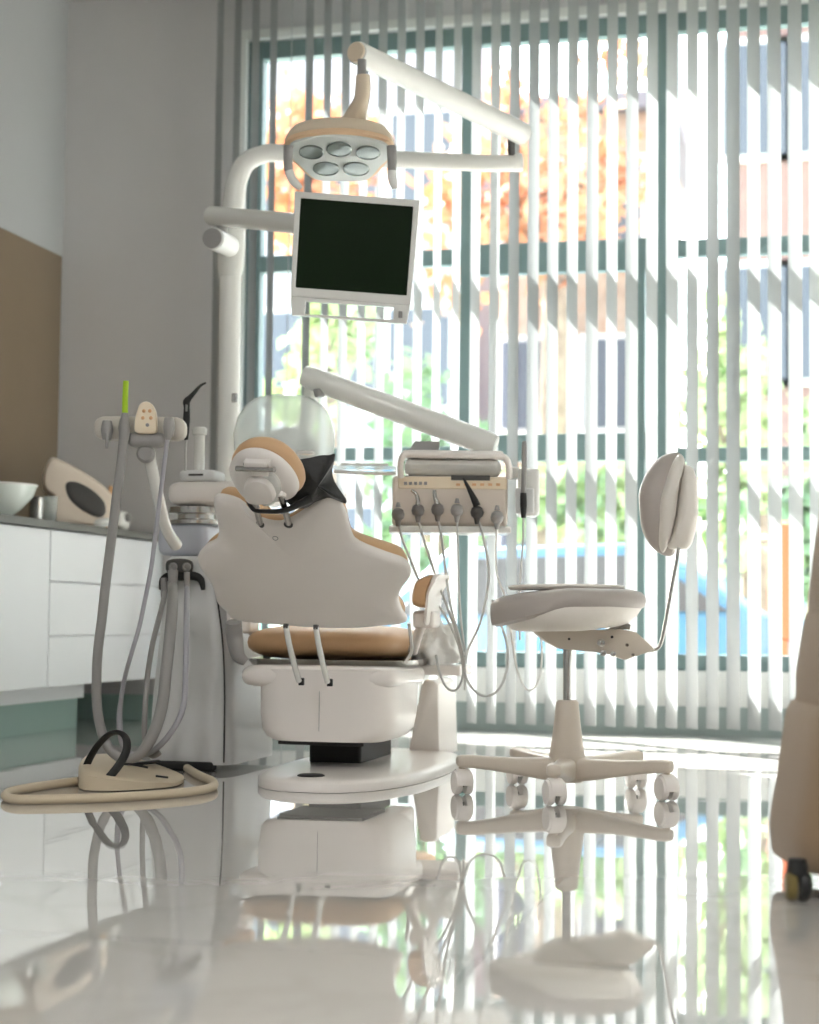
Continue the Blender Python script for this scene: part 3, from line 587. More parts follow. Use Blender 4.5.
# armrests
def arm(ax, label, mirror):
    s = -1 if mirror else 1
    # cross-section in X-Z, swept along Y
    sec = [(-.04, -.04), (-.04, .0), (-.028, .034), (0, .05), (.026, .052), (.022, .035), (.008, .0), (.0, -.045)]
    for nm, m_, sc_ in (('arm_pad', 'tan', 0), ('arm_shell', 'shell', 1)):
        b = bm_new(); rg = []
        ss = sec if not sc_ else [(.0, -.05), (.006, .0), (.020, .034), (.024, .052), (.044, .054), (.032, .034), (.016, .0), (.010, -.06), (.006, -.10), (-.006, -.10), (-.004, -.08)]
        cs = cr_pts([V((s*u, 0, v)) for u, v in ss], 3, True)
        for y_, k_ in [(5.26, .75), (5.268, .93), (5.285, 1), (5.42, 1), (5.44, .92), (5.45, .7)]:
            c_ = sum(cs, V())/len(cs); rg.append([ax + c_ + (p-c_)*k_ + V((0, y_, 0)) for p in cs])
        skin(b, rg); done(nm, b, m_, ch)
    b = bm_new(); box(b, ax + V((-s*.015, 5.36, -.085)), (.07, .10, .055)); done('arm_mount', b, 'shell', ch, bevel=.012)
    b = bm_new(); tube(b, [ax+V((-s*.03, 5.38, -.1)), ax+V((-s*.05, 5.40, -.13)), ax+V((-s*.075, 5.43, -.19))], .016, 14, 3); done('arm_support', b, 'shell', ch)
pr = P(428, 592, 5.45); arm(V((pr.x, 0, pr.z)), 'r', False)
pl_ = P(205, 597, 5.35); arm(V((pl_.x+.01, 0, pl_.z+.0)), 'l', True)

# black neck cushion behind the headrest
t = thing('neck_cushion', 'black pointed cushion wedged between headrest and backrest of the dental chair', 'cushion', P(322, 500, 4.8))
nq = P(318, 480, 4.80); nn = (-FW*.9 + V((0, 0, -.3))).normalized()
corner = [(297, 462), (303, 459), (315, 458), (327, 455.5), (333, 453.5), (334, 458), (332.5, 470), (334.5, 483), (340, 492), (346, 500), (344.5, 503.5), (338, 502), (328, 498), (316, 502), (303, 507), (292, 506), (286, 498), (288, 478)]
oo = tr(corner, nq, nn, 3); cc = sum(oo, V())/len(oo)
b = bm_new(); pad(b, oo, -nn, [(.09, -.042), (.06, -.038), (.03, -.026), (.012, -.012), (0, 0), (.012, .012), (.03, .026), (.06, .038), (.09, .042)])
for v in b.verts: v.co += noise.noise_vector(v.co*22)*.008
done('pad', b, 'blackcloth', t)
b = bm_new(); tube(b, [P(249, 503, 4.78), P(254, 510, 4.78), P(268, 511.5, 4.78), P(284, 510.5, 4.78), P(298, 505, 4.78), P(310, 499, 4.79)], [.006, .008, .009, .010, .014, .02], 12, 5, flat=(1, .7)); done('strap', b, 'blackcloth', t)
b = bm_new(); tube(b, [P(254, 510, 4.78), P(250, 505, 4.78), P(247, 498, 4.79)], .006, 10, 3); done('strap_end', b, 'blackcloth', t)

# white crumpled cloth on the side of the chair
t0 = P(440, 664, 5.75)
b = bm_new()
bmesh.ops.create_icosphere(b, subdivisions=5, radius=1)
for v in b.verts:
    p = v.co.copy(); s = 1 + .38*noise.noise(p*1.7) + .22*noise.noise(p*4.3)
    u = p.x; h = max(0, p.z)
    v.co = t0 + RT*(p.x*.088*s) + FW*(p.y*.07*s) + Z1*((max(-.12, p.z)*.13*s*(1-.6*max(0, p.x)))+.016)
cl = done('crumpled_cloth', b, 'cloth', loc=t0); tag(cl, 'crumpled white cloth lying beside the right armrest of the dental chair', 'cloth')
b = bm_new(); bx(b, t0.x-.14, t0.x+.085, t0.y-.08, t0.y+.11, t0.z-.035, t0.z-.002)
done('side_shelf', b, 'shell', ch, bevel=.008)

# ------------------------------------------------------------------ instrument delivery tray
dt = thing('delivery_unit', 'white dental instrument console hanging in front of the blind on a sloping arm', 'instrument console', P(450, 500, 5.6))
td = 5.55
b = bm_new(); A_, B_ = P(311, 378, 5.8), P(486, 443, 5.68)
tube(b, [A_-(B_-A_)*.015, A_, A_+(B_-A_)*.5, B_, B_+(B_-A_)*.05], [.026, .04, .043, .043, .026], 24, 3, flat=(1, .95)); done('arm', b, 'tube_white', dt)
b = bm_new(); cyl(b, P(319, 389, 5.78), P(320, 397, 5.78), .02, .016); done('arm_screw', b, 'grey_pl', dt)
ctr = P(314, 380, 5.86)
b = bm_new(); tube(b, [P(312, 380, 5.84), P(309, 412, 5.9), P(300, 432, 6.0), P(270, 438, 6.12), P(240, 438, 6.21)], .028, 18, 5); done('arm_link', b, 'tube_white', dt)
# console head oriented along RT
def dp(u, v, w): return P(450, 500, td) + RT*u + FW*v + Z1*w
px2m = td/1750
def bxl(bm, x0, x1, y0, y1, v0, v1):   # px extents
    a_ = P((x0+x1)/2, (y0+y1)/2, td); c = a_ + FW*((v0+v1)/2)
    rot = Matrix.Rotation(YAW, 3, 'Z')
    return box(bm, c, ((x1-x0)*px2m, v1-v0, (y1-y0)*px2m), rot)
b = bm_new(); bxl(b, 392, 508, 476, 526, .0, .16); done('housing', b, mat('warm_grey_console', lin(220, 208, 196), .4), dt, bevel=.012)
b = bm_new(); bxl(b, 398, 507, 477, 489, -.004, .03); cpn = done('control_panel', b, 'keypad', dt, bevel=.003)
b = bm_new(); bxl(b, 451, 490, 475.5, 480.5, -.008, .0); done('display_slot', b, 'dgrey', cpn, smooth=False)
for k_ in range(5):
    b = bm_new(); x_ = 404+k_*5; bxl(b, x_, x_+3, 482, 485, -.008, 0); done('button', b, 'grey_pl', cpn, smooth=False)
for k_ in range(6):
    b = bm_new(); x_ = 456+k_*8; bxl(b, x_, x_+4, 483.5, 486, -.008, 0); done('button', b, 'orange', cpn, smooth=False)
b = bm_new(); bxl(b, 389, 511, 526, 533, -.02, .16); done('holder_shelf', b, 'tube_white', dt, bevel=.006)
b = bm_new(); bxl(b, 404, 502, 458, 475, .02, .16); done('tray_body', b, 'tube_white', dt, bevel=.02)
b = bm_new(); bxl(b, 402, 504, 450, 458, .0, .16); done('tray_rear', b, 'shell', dt, bevel=.01)
b = bm_new(); tube(b, [P(401, 477, td-.02), P(400.5, 465, td-.04), P(403, 456, td-.05), P(412, 454, td-.05), P(455, 455, td-.05), P(498, 456.5, td-.05), P(506, 459, td-.05), P(509, 467, td-.04), P(509, 478, td-.02)], .0105, 14, 5); done('handle_rail', b, 'shell', dt)
b = bm_new(); bxl(b, 518, 540, 468, 516, .0, .10); done('side_pod', b, 'tube_white', dt, bevel=.012)
b = bm_new(); bxl(b, 508, 520, 466, 478, .02, .09); done('pod_link', b, 'tube_white', dt, bevel=.006)
b = bm_new(); bxl(b, 515, 534, 488, 514, -.012, .0); done('pod_clip', b, 'shell_cool', dt, bevel=.006)
b = bm_new(); bxl(b, 330, 396, 465, 469, .02, .20); st = done('side_tray', b, 'bowl', dt, bevel=.003)
b = bm_new(); bxl(b, 340, 388, 462, 465, .04, .18); done('tray_mat', b, 'sill', dt, bevel=.003)
b = bm_new(); tube(b, [P(334, 471, td+.02), P(365, 473, td+.02), P(396, 473.5, td+.02)], .006, 10, 3); done('tray_rail', b, 'tube_white', dt)
b = bm_new(); q_ = P(425, 446, td+.06)
rprism(b, [PL(x_, y_, q_, FW) for x_, y_ in [(408, 451), (415, 441), (440, 441), (439, 451)]], FW, .06, .004); tag(done('instrument_case', b, 'grey_pl', loc=q_), 'small grey case lying on top of the instrument console', 'case')
# handpieces
hx = [398, 418, 437.6, 457, 477, 497]; hy = [515, 511, 510, 511, 513, 518]
lab = ['leftmost handpiece in the console holder, its hose falling behind the armrest', 'handpiece with a bent silver tip, second from the left in the console', 'handpiece with an upright silver tip, third from the left in the console',
       'short grey handpiece in the console, just left of the black tipped one', 'handpiece with a long black tip in the console holder', 'rightmost pale handpiece in the console holder']
hoses = [[(399, 522), (401, 535), (409, 556), (420, 582), (437, 603), (450, 625), (460, 650), (463, 676), (456, 690), (446, 687), (439, 670), (436, 655)],
         [(418, 520), (424, 540), (431, 562), (440, 588), (452, 620), (461, 648), (465, 672)],
         [(438, 520), (442, 540), (446, 575), (452, 612), (460, 640), (464, 662), (465, 690)],
         [(457, 520), (458, 545), (459, 590), (462, 630), (466, 655)],
         [(479, 522), (484, 540), (489, 577), (481, 620), (468, 650), (465, 672), (472, 688), (485, 696), (499, 689), (507, 668), (507, 645), (500, 622), (492, 600)],
         [(497, 526), (496, 545), (497, 575), (506, 600), (512, 640), (518, 672), (527, 690), (538, 682), (542, 655), (540, 630)]]
for i in range(6):
    c = P(hx[i], hy[i], td-.045)
    t = thing('handpiece', lab[i], 'handpiece', c, 'dental handpieces in the console holder')
    b = bm_new(); tube(b, [c+V((0, 0, .022)), c+V((0, 0, .015)), c+V((0, 0, .002)), c-V((0, 0, .010)), c-V((0, 0, .018)), c-V((0, 0, .036))], [.007, .017, .021, .018, .010, .006], 18, 4); done('body', b, mat('mid_grey_plastic', lin(112, 108, 106), .4) if i < 3 else ('grey_pl' if i != 4 else 'dgrey'), t)
    if i in (1, 2):
        e = [P(418, 506, td-.05), P(418, 500, td-.05), P(416, 494, td-.05), P(411, 490, td-.05)] if i == 1 else [P(437.6, 504, td-.05), P(435, 497, td-.05), P(434.5, 490, td-.05)]
        b = bm_new(); tube(b, e, [.009, .007, .006, .004][:len(e)], 12, 4); done('tip', b, 'chrome', t)
    elif i == 4:
        b = bm_new(); tube(b, [P(477, 506, td-.05), P(474.5, 500, td-.05), P(469, 489, td-.05), P(463.5, 478, td-.05)], [.012, .011, .007, .003], 12, 4); done('tip', b, 'black', t, label='long black tip')
    else:
        b = bm_new(); tube(b, [c+V((0, 0, .025)), c+V((0, 0, .04))], [.009, .005], 12, 1); done('tip', b, 'grey_pl', t)
    b = bm_new(); tube(b, [P(x_, y_, td-.04+.012*j) for j, (x_, y_) in enumerate(hoses[i])], .0042 if i not in (3, 5) else .0036, 8, 5); done('hose', b, 'hose_thin' if i < 5 else 'tube_white', t)
    b = bm_new(); tube(b, [c+V((0, .0, .006)), c+FW*.055+V((0, 0, .006))], .009, 12, 1); done('holder', b, 'grey_pl', t)
t = thing('curing_light', 'slim grey stick instrument with black base on the console side pod', 'instrument', P(524, 516, td-.03))
b = bm_new(); tube(b, [P(524.5, 441, td-.03), P(524.3, 446, td-.03), P(524, 470, td-.03), P(523.5, 494, td-.03)], [.0055, .0085, .0085, .009], 14, 3); done('wand', b, 'grey_pl', t)
b = bm_new(); tube(b, [P(523.5, 493, td-.03), P(523.5, 505, td-.03), P(523.5, 518, td-.03)], [.010, .011, .007], 14, 3); done('base', b, 'black', t)
b = bm_new(); tube(b, [P(523.5, 517, td-.03), P(523, 540, td-.03), P(521, 570, td), P(519, 600, td+.02), P(520, 640, td+.05)], .0035, 8, 5); done('cord', b, 'hose_thin', t)

# ------------------------------------------------------------------ stool
SX, SY = -.725, 4.965
st = thing('dental_stool', 'white rolling dentist stool with round seat and split backrest in front of the blind', 'stool', (SX, SY, 0))
S0 = V((SX, SY, 0))
b = bm_new(); lathe(b, S0, [(.044, .036), (.05, .042), (.054, .07), (.052, .10), (.044, .15), (.037, .21), (.0325, .258), (.027, .266)], 32); done('hub', b, 'beige_metal', st)
b = bm_new(); cyl(b, S0+V((0, 0, .26)), S0+V((0, 0, .43)), .0125, .0125); done('gas_column', b, 'chrome', st)
for k_ in range(5):
    a_ = math.radians(258.5+72*k_+13.5); d_ = V((math.cos(a_), math.sin(a_), 0)); s_ = V((-d_.y, d_.x, 0)); rg = []
    for r_, w_, zb, zt in [(.02, .032, .037, .106), (.07, .029, .042, .104), (.15, .025, .056, .104), (.22, .023, .068, .107), (.27, .0225, .074, .111), (.303, .022, .076, .111), (.313, .019, .079, .108), (.317, .012, .086, .100)]:
        rg.append(sring(S0+d_*r_+V((0, 0, (zb+zt)/2)), w_, (zt-zb)/2, s_, Z1, 3.5, 20))
    b = bm_new(); skin(b, rg); done('base_leg', b, 'beige_metal', st)
    cpos = S0 + d_*.300; ca = math.radians([14, 18, 10, 16, 15][k_]) + YAW
    wd = V((math.cos(ca), math.sin(ca), 0)); wa = V((-wd.y, wd.x, 0))
    b = bm_new(); cyl(b, cpos+V((0, 0, .085)), cpos+V((0, 0, .055)), .010); box(b, cpos+V((0, 0, .05)), (.014, .02, .03))
    cs = done('caster', b, 'beige_metal', st)
    for s in (-1, 1):
        c = cpos + wd*s*.0155 + V((0, 0, .034))
        b = bm_new(); lathe(b, c, [(.010, -.009), (.031, -.009), (.0335, -.005), (.0335, .005), (.031, .009), (.01, .011), (.001, .011)], 28, ax=wd*s); done('wheel', b, 'shell', cs)
    b = bm_new(); box(b, cpos+V((0, 0, .036)), (.013, .013, .03)); done('wheel_gap_shade', b, 'dgrey', cs, smooth=False)  # dark block puts the shade of the gap between the wheels into colour
    b = bm_new(); rg = []
    for u in (-.019, -.016, .016, .019):
        kk = .95 if abs(u) > .017 else 1
        rg.append([cpos + wd*u + V((0, 0, .037)) + (wa*math.cos(t_)*r_*kk + Z1*math.sin(t_)*r_*kk) for t_, r_ in [(math.radians(a), .0365) for a in range(15, 196, 15)] + [(math.radians(a), .034) for a in range(195, 14, -15)]])
    skin(b, rg); done('fork_hood', b, 'shell', cs)
# seat
def sp(x_, y_, dd_=5.0): return P(x_, y_, dd_)
sc0 = P(568.5, 606, 5.0); Sc = V((SX, SY, sc0.z))
def srng(cx, z, rx, ry, tilt=0): return [V((SX, SY, z)) + RT*(cx+rx*math.cos(t_)) + FW*(ry*math.sin(t_)) + Z1*(tilt*math.cos(t_)*rx) for t_ in [2*PI*k_/48 for k_ in range(48)]]
zt_ = .577
b = bm_new(); skin(b, [srng(.0, z, r, r*.98) for z, r in [(.535, .10), (.520, .17), (.522, .2), (.532, .216), (.548, .222), (.562, .220), (.574, .208), (.581, .18), (.584, .12), (.584, .01)]])
for v in b.verts:     # the front of the seat rolls down
    u = (v.co-S0).dot(RT); v.co.z -= max(0, -u-.02)*(.28 if v.co.z < .54 else .2 if v.co.z < .555 else .13)
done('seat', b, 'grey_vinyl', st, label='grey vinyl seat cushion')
b = bm_new(); skin(b, [srng(-.0, z, r, r*.98) for z, r in [(.462, .10), (.463, .15), (.470, .175), (.485, .195), (.505, .209), (.522, .215), (.532, .212), (.53, .1)]])
for v in b.verts:
    u = (v.co-S0).dot(RT); v.co -= RT*min(0, u)*.085; v.co.z -= max(0, -u-.02)*.03; v.co.z += max(0, u-.02)*.12
done('seat_shell', b, 'white_vinyl', st)
b = bm_new(); skin(b, [srng(-.005, z, r, r*.95) for z, r in [(.580, .155), (.580, .16), (.587, .167), (.592, .165), (.594, .15), (.594, .01)]])
for v in b.verts:
    u = (v.co-S0).dot(RT); v.co.z -= max(0, -u-.02)*.02
done('seat_mat', b, 'white_vinyl', st)
# mechanism
mq_ = V((SX, SY-.05, 0)); b = bm_new()
q_ = P(590, 640, 4.95)
oo = [PL(x_, y_, q_, FW) for x_, y_ in [(530, 628), (562, 625), (600, 630), (620, 629), (636, 632), (652, 646), (655, 650), (640, 655), (625, 660), (612, 655), (594, 652), (560, 649), (545, 641)]]
rprism(b, oo, FW, .10, .004); me_ = done('mechanism', b, 'beige_metal', st)
b = bm_new(); bb = [PL(x_, y_, q_-FW*.001, FW) for x_, y_ in [(560, 624), (592, 624), (592, 629), (560, 628)]]; rprism(b, bb, FW, .11, .001); done('mount_plate', b, 'chrome', me_)
for x_, y_, r_ in ((569, 639, .0035), (601, 643, .011), (612, 637, .004), (613, 654, .008), (633, 655, .005), (627, 645, .005), (603, 653, .009)):
    b = bm_new(); lathe(b, PL(x_, y_, q_-FW*.001, FW), [(r_, -.002), (r_, .004), (r_*.7, .006), (.0005, .006)], 16, ax=-FW); done('bolt', b, 'chrome' if r_ > .0045 else 'black', me_)
b = bm_new(); tube(b, [P(600, 634, 4.98), P(612, 630, 4.97), P(622, 626, 4.97), P(630, 627, 4.97)], [.006, .008, .010, .008], 12, 4); done('lever', b, 'chrome', me_)
b = bm_new(); tube(b, [P(648, 651, 5.0), P(656, 649, 5.0), P(661, 643, 5.0), P(665, 625, 5.0), P(671, 592, 5.0), P(677, 560, 5.0), P(678.5, 548, 5.0)], .0055, 12, 5); done('back_rod', b, 'chrome', st)
# split backrest
bqk = P(672, 502, 5.0)
def lobe(pts, q, n, t0_, t1_, m_, nm, lb=None):
    o_ = tr(pts, q, n, 4); b = bm_new(); T = t1_-t0_
    c_ = sum(o_, V())/len(o_); rg = []
    for j_ in range(13):
        a_ = -PI/2 + PI*j_/12; k2 = max(.03, math.cos(a_))**.62
        rg.append([c_ + (p-c_)*k2 + n*(t0_ + T*.5*(1+math.sin(a_))) for p in o_])
    skin(b, rg)
    for v in b.verts: v.co += noise.noise_vector(v.co*14)*.003
    o = done(nm, b, m_, st)
    if lb: o['label'] = lb
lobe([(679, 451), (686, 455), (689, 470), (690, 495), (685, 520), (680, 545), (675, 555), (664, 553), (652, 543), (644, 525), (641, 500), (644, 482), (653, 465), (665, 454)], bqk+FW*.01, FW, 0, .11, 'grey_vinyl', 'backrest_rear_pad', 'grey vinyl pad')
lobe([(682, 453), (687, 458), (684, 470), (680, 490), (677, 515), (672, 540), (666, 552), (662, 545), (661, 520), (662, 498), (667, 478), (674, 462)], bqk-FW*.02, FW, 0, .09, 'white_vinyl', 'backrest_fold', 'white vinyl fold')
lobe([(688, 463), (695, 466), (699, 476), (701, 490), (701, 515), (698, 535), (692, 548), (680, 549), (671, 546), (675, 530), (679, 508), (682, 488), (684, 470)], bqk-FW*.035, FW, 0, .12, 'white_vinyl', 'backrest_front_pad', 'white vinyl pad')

# ------------------------------------------------------------------ beige wheeled seat at the right edge
rd = 3.10; rq = P(820, 700, rd)
rs_ = thing('wheeled_armchair', 'tall tapering beige fabric covered seat on dark casters, cut off by the right edge', 'armchair', F(870, 890))
lft = [(862, 64), (840, 180)]
prof = [(862, 775), (858, 773.5), (835, 771), (815, 773), (787, 779), (760, 783), (716, 790), (708, 795), (705, 797)]
prof2 = [(706, 798.5), (703, 800), (698, 801), (677, 801), (652, 805), (624, 810), (613, 814.5)]
prof3 = [(614, 815), (611, 815.5), (598, 815), (556, 820), (520, 826), (490, 833), (478, 840), (474, 850)]
def side_body(prof_, nm, grow):
    b = bm_new(); rg = []
    for y_, x_ in prof_:
        L = P(x_, y_, rd); half = (P(900, y_, rd)-L).length; cc_ = P(900, y_, rd+.25)
        rg.append(sring(cc_, half, .23+grow, RT, FW, 4, 48))
    skin(b, rg); return done(nm, b, 'fabric_beige', rs_)
side_body(prof, 'seat_base', .01); side_body(prof2, 'middle_section', 0); side_body(prof3, 'backrest', -.01)
for x_, dd_ in ((797, rd+.06), (985, rd+.06), (800, rd+.42), (975, rd+.42)):
    g = P(x_, 880, dd_); g.z = 0
    b = bm_new(); cyl(b, g+V((0, 0, .075)), g+V((0, 0, .045)), .016, .02); box(b, g+V((.005, 0, .05)), (.028, .03, .03)); cs = done('caster', b, 'black', rs_, bevel=.003)
    for s in (-1, 1):
        b = bm_new(); lathe(b, g+RT*s*.011+V((0, 0, .0265)), [(.008, -.008), (.024, -.008), (.0262, -.004), (.0262, .005), (.022, .009), (.001, .010)], 24, ax=RT*s); done('wheel', b, 'caster_lit' if s < 0 else 'black', cs)  # left wheels coloured olive as the lit side, right ones left black

# ------------------------------------------------------------------ outside
G = -.45
def noisy(name, cols, scale, rough=.8, detail=5):
    m = bpy.data.materials.new(name); m.use_nodes = True; nt = m.node_tree; bs_ = nt.nodes['Principled BSDF']; bs_.inputs['Roughness'].default_value = rough
    tc = nt.nodes.new('ShaderNodeTexCoord'); n_ = nt.nodes.new('ShaderNodeTexNoise'); n_.inputs['Scale'].default_value = scale; n_.inputs['Detail'].default_value = detail
    nt.links.new(tc.outputs['Object'], n_.inputs['Vector']); cr = nt.nodes.new('ShaderNodeValToRGB')
    k_ = len(cols); cr.color_ramp.elements[0].position = .3; cr.color_ramp.elements[1].position = .7
    cr.color_ramp.elements[0].color = (*cols[0], 1); cr.color_ramp.elements[1].color = (*cols[-1], 1)
    for j in range(1, k_-1):
        e_ = cr.color_ramp.elements.new(.3+.4*j/(k_-1)); e_.color = (*cols[j], 1)
    nt.links.new(n_.outputs['Fac'], cr.inputs[0]); nt.links.new(cr.outputs[0], bs_.inputs['Base Color']); return m
M['lawn'] = noisy('lawn', [lin(160, 176, 130), lin(200, 206, 160)], 2)
M['pave'] = noisy('paving', [lin(156, 158, 156), lin(172, 172, 168)], 3)
M['leaf_orange'] = noisy('autumn_leaves', [lin(190, 110, 74), lin(200, 146, 110), lin(204, 176, 140)], 1.8)
M['leaf_green'] = noisy('green_leaves', [lin(122, 160, 128), lin(170, 186, 132), lin(204, 208, 160)], 1.5)
M['leaf_dark'] = noisy('dark_green_leaves', [lin(100, 136, 112), lin(146, 166, 126)], 1.5)
M['bark'] = noisy('bark', [lin(110, 92, 80), lin(150, 132, 116)], 8)
M['facade'] = noisy('pale_render', [lin(150, 148, 156), lin(170, 166, 172)], .8)
M['facade2'] = noisy('warm_stone', [lin(146, 126, 112), lin(170, 152, 136), lin(158, 128, 108)], 3)
M['brick'] = noisy('red_brick', [lin(128, 104, 100), lin(146, 120, 112)], 6)
M['bluewin'] = mat('blue_window_glass', lin(92, 98, 108), .5, spec=.2)
M['tealp'] = mat('teal_paint', lin(140, 176, 184), .5, var=.1)
M['bluep'] = mat('blue_paint', lin(70, 116, 146), .35, coat=.5)
M['roofg'] = mat('slate_roof', lin(120, 120, 128), .8)
b = bm_new(); bx(b, -60, 60, WY1+.4, 90, G-.2, G); struct('ground', b, 'pave', smooth=False)
b = bm_new(); bx(b, -25, 25, 13.9, 17.4, G, G+.04); tag(done('lawn', b, 'lawn', smooth=False, kind='stuff'), 'green lawn outside the window', 'grass')
def OP(px, py, Y): return PL(px, py, V((0, Y, 0)), Y1)
def tree(x, y, z, r, h, mt, label, nleaf, name='tree', ls=.16):
    t = thing(name, label, 'tree', (x, y, G+.04)); g = bm_new()
    tube(g, [V((x, y, G+.04)), V((x+.1, y, z-.8*h)), V((x, y, z))], [.16, .11, .05], 10, 4)
    for k_ in range(4):
        a_ = k_*1.7; tube(g, [V((x, y, z-.6*h)), V((x+math.cos(a_)*r*.5, y+math.sin(a_)*r*.4, z+.2*h))], [.06, .02], 7, 1)
    done('trunk', g, 'bark', t)
    g = bm_new(); rnd = random.Random(int(x*100)+int(y*10))
    cl_ = [(rnd.gauss(0, .42), rnd.gauss(0, .38), rnd.gauss(0, .42)) for _ in range(26)]
    for _ in range(nleaf):
        c_ = rnd.choice(cl_); p = V((x+(c_[0]+rnd.gauss(0, .16))*r, y+(c_[1]+rnd.gauss(0, .16))*r, z+(c_[2]+rnd.gauss(0, .16))*h))
        if p.z < G+.3: continue
        a_ = V((rnd.uniform(-1, 1), rnd.uniform(-1, 1), rnd.uniform(-1, 1))).normalized(); c2 = a_.orthogonal().normalized(); s_ = ls*rnd.uniform(.6, 1.2)
        vs = [g.verts.new(p + a_*s_), g.verts.new(p + c2*s_*.6), g.verts.new(p - a_*s_), g.verts.new(p - c2*s_*.6)]; g.faces.new(vs)
    done('crown', g, mt, t, smooth=False, kind='stuff')
def at_(px, py, Y): q = OP(px, py, Y); return q.x, q.y, q.z
for px_, py_, Y_, r_, h_, m_, n_, nm_, lb_ in [
    (545, 190, 15.5, .85, 1.15, 'leaf_orange', 1100, 'tree', 'orange autumn tree outside the middle window pane'),
    (310, 150, 17.0, .75, 1.0, 'leaf_orange', 700, 'tree', 'orange autumn tree outside, behind the hanging monitor'),
    (600, 510, 14.3, .75, .42, 'leaf_green', 800, 'shrub', 'low yellow green shrub outside, behind the stool seat'),
    (745, 450, 14.6, .42, 1.0, 'leaf_green', 900, 'shrub', 'tall yellow green shrub outside the right window'),
    (425, 470, 15.4, .55, .8, 'leaf_dark', 700, 'shrub', 'dark green shrub outside, behind the instrument console'),
    (325, 370, 14.2, .42, 1.0, 'leaf_green', 600, 'shrub', 'slender green shrub outside, below the monitor'),
    (812, 520, 16.6, .4, .5, 'leaf_dark', 500, 'shrub', 'small dark green bush outside, at the right edge')]:
    x, y, z = at_(px_, py_, Y_); tree(x, y, z, r_, h_, m_, lb_, n_, nm_, .11)
# houses
def house(x0, x1, y0, y1, h, m_, label, rows, cols, winm='bluewin', roof=True):
    t = thing('house', label, 'building', ((x0+x1)/2, y0, G)); g = bm_new(); bx(g, x0, x1, y0, y1, G, h); done('walls', g, m_, t, smooth=False)
    for r_ in range(rows):
        for c_ in range(cols):
            wx = x0 + (c_+.5)*(x1-x0)/cols; wz = G + 1.0 + r_*2.7
            g = bm_new(); bx(g, wx-.5, wx+.5, y0-.06, y0, wz, wz+1.5); f_ = done('window', g, 'sill', t, smooth=False)
            g = bm_new(); bx(g, wx-.42, wx+.42, y0-.075, y0-.055, wz+.08, wz+1.42); done('pane', g, winm, f_, smooth=False)
    if roof:
        g = bm_new(); bx(g, x0-.3, x1+.3, y0-.3, y1+.3, h, h+.25); done('roof', g, 'roofg', t, smooth=False)
hx_ = lambda px, Y: OP(px, 600, Y).x
house(hx_(235, 23), hx_(455, 23), 23, 25.6, 9.4, 'facade', 'pale lilac grey house far outside, behind the monitor', 4, 3, 'bluewin', False)
house(hx_(486, 26), hx_(655, 26), 26, 31, 8.1, 'facade2', 'warm stone house far outside, seen between the middle slats', 3, 2)
house(hx_(728, 21), hx_(990, 21), 21, 27, 9.5, 'brick', 'red brick building with blue windows outside at the upper right', 3, 4, 'bluewin', False)
# fence, car
t = thing('garden_fence', 'teal board fence outside behind the shrubs', 'fence', (-4, 17.6, G))
g = bm_new(); bx(g, -14, 3, 17.6, 17.66, G+.1, G+1.35); done('panel', g, 'tealp', t, smooth=False)
for k_ in range(9):
    g = bm_new(); bx(g, -13.9+k_*2.05, -13.78+k_*2.05, 17.55, 17.6, G, G+1.45); done('post', g, 'sill', t, smooth=False)
def car(px, Y, m_, label):
    c = OP(px, 600, Y); x0 = c.x; t = thing('car', label, 'car', (x0, Y, G))
    sil = [(-2.1, .25), (-2.1, .7), (-1.9, .82), (-1.1, .92), (-.6, 1.38), (.7, 1.42), (1.35, .98), (2.0, .88), (2.1, .6), (2.1, .25)]
    g = bm_new(); rprism(g, [V((x0+u, Y-.8, G+v)) for u, v in sil], Y1, 1.6, .06); done('body', g, m_, t)
    g = bm_new(); rprism(g, [V((x0+u, Y-.83, G+v)) for u, v in [(-.95, .95), (-.52, 1.31), (.62, 1.34), (1.15, 1.0)]], Y1, .06, .01); done('side_window', g, 'dgrey', t)
    for u in (-1.35, 1.35):
        g = bm_new(); cyl(g, V((x0+u, Y-.85, G+.32)), V((x0+u, Y-.62, G+.32)), .32); wh = done('wheel', g, 'black', t)
        g = bm_new(); cyl(g, V((x0+u, Y-.87, G+.32)), V((x0+u, Y-.84, G+.32)), .19); done('hubcap', g, 'steel', wh)
car(560, 11.6, 'bluep', 'blue car parked outside, behind the stool seat')
t = OP(783, 560, 10.2); b = bm_new(); pillow(b, (t.x, t.y, .72), .085, .06, .34, p=5, ez=.3); cyl(b, V((t.x, t.y, G)), V((t.x, t.y, .5)), .03)
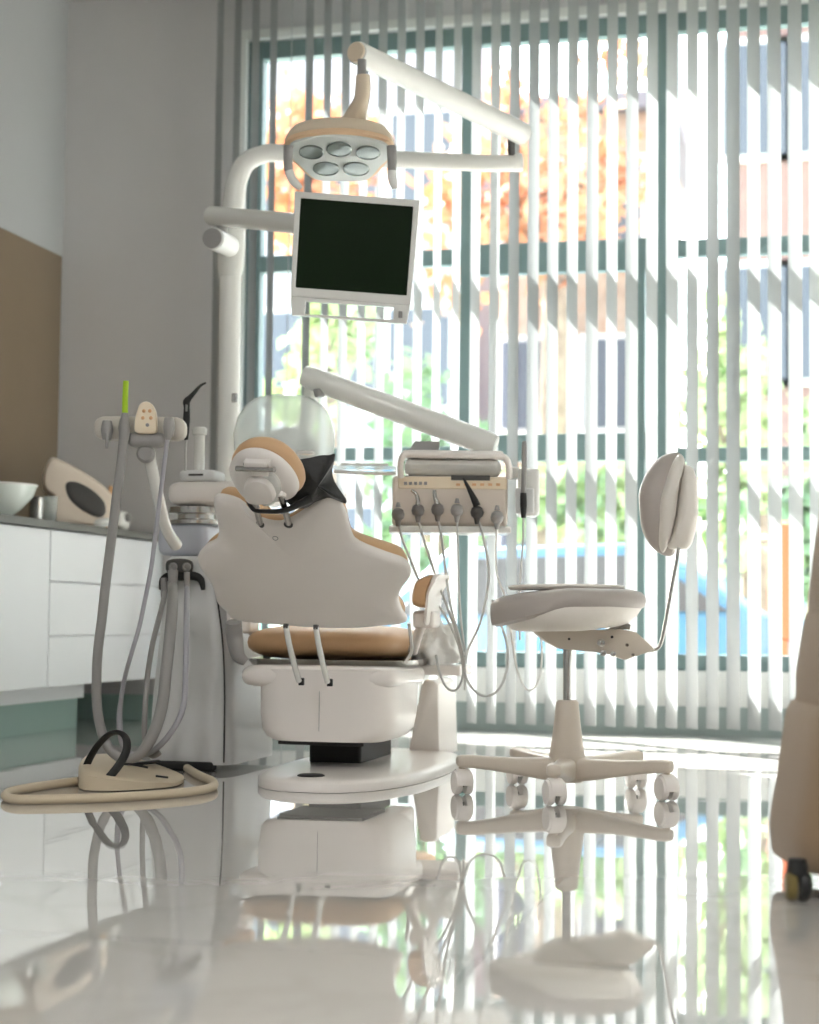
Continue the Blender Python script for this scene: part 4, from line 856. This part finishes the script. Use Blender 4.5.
tag(done('marker_post', b, mat('orange_board', lin(176, 84, 44), .6), loc=(t.x, t.y, G)), 'orange board on a post outside the right window', 'sign post')

# ------------------------------------------------------------------ light
w = bpy.data.worlds.new('sky'); sc.world = w; w.use_nodes = True; nt = w.node_tree
sky = nt.nodes.new('ShaderNodeTexSky'); sky.sky_type = 'HOSEK_WILKIE' if 0 else 'NISHITA'; sky.sun_disc = False
sky.sun_elevation = math.radians(38); sky.sun_rotation = math.radians(-50); sky.air_density = 1.0; sky.dust_density = 3.0; sky.ozone_density = 1
bg = nt.nodes['Background']; bg.inputs[1].default_value = .6
hs_ = nt.nodes.new('ShaderNodeHueSaturation'); hs_.inputs['Saturation'].default_value = .35
nt.links.new(sky.outputs[0], hs_.inputs['Color']); nt.links.new(hs_.outputs[0], bg.inputs[0])
az, el = math.radians(48), math.radians(37.5)
sd = V((math.sin(az)*math.cos(el), -math.cos(az)*math.cos(el), -math.sin(el)))
sl = bpy.data.lights.new('sun', 'SUN'); sl.energy = 21; sl.angle = math.radians(.53); sl.color = (1, .985, .97)
so_ = bpy.data.objects.new('sun', sl); C.objects.link(so_); so_.rotation_euler = sd.to_track_quat('-Z', 'Y').to_euler(); so_.location = (-8, 16, 10)
pl = bpy.data.lights.new('window_portal', 'AREA'); pl.shape = 'RECTANGLE'; pl.size = 3.95; pl.size_y = 2.95; pl.cycles.is_portal = True
po = bpy.data.objects.new('window_portal', pl); C.objects.link(po); po.location = ((GX0+GXr1)/2, WY1+.13, 1.74); po.rotation_euler = V((0, -1, 0)).to_track_quat('-Z', 'Z').to_euler()

for o in list(bpy.data.objects):
    if '_b' in o: del o['_b']
sc.view_settings.view_transform = 'Standard'; sc.view_settings.look = 'None'; sc.view_settings.gamma = 1
sc.view_settings.use_curve_mapping = False; sc.view_settings.exposure = 1.65
cy = sc.cycles; cy.use_denoising = True; cy.max_bounces = 10; cy.diffuse_bounces = 5; cy.glossy_bounces = 5; cy.transparent_max_bounces = 12
cy.caustics_reflective = False; cy.caustics_refractive = False; cy.sample_clamp_indirect = 10
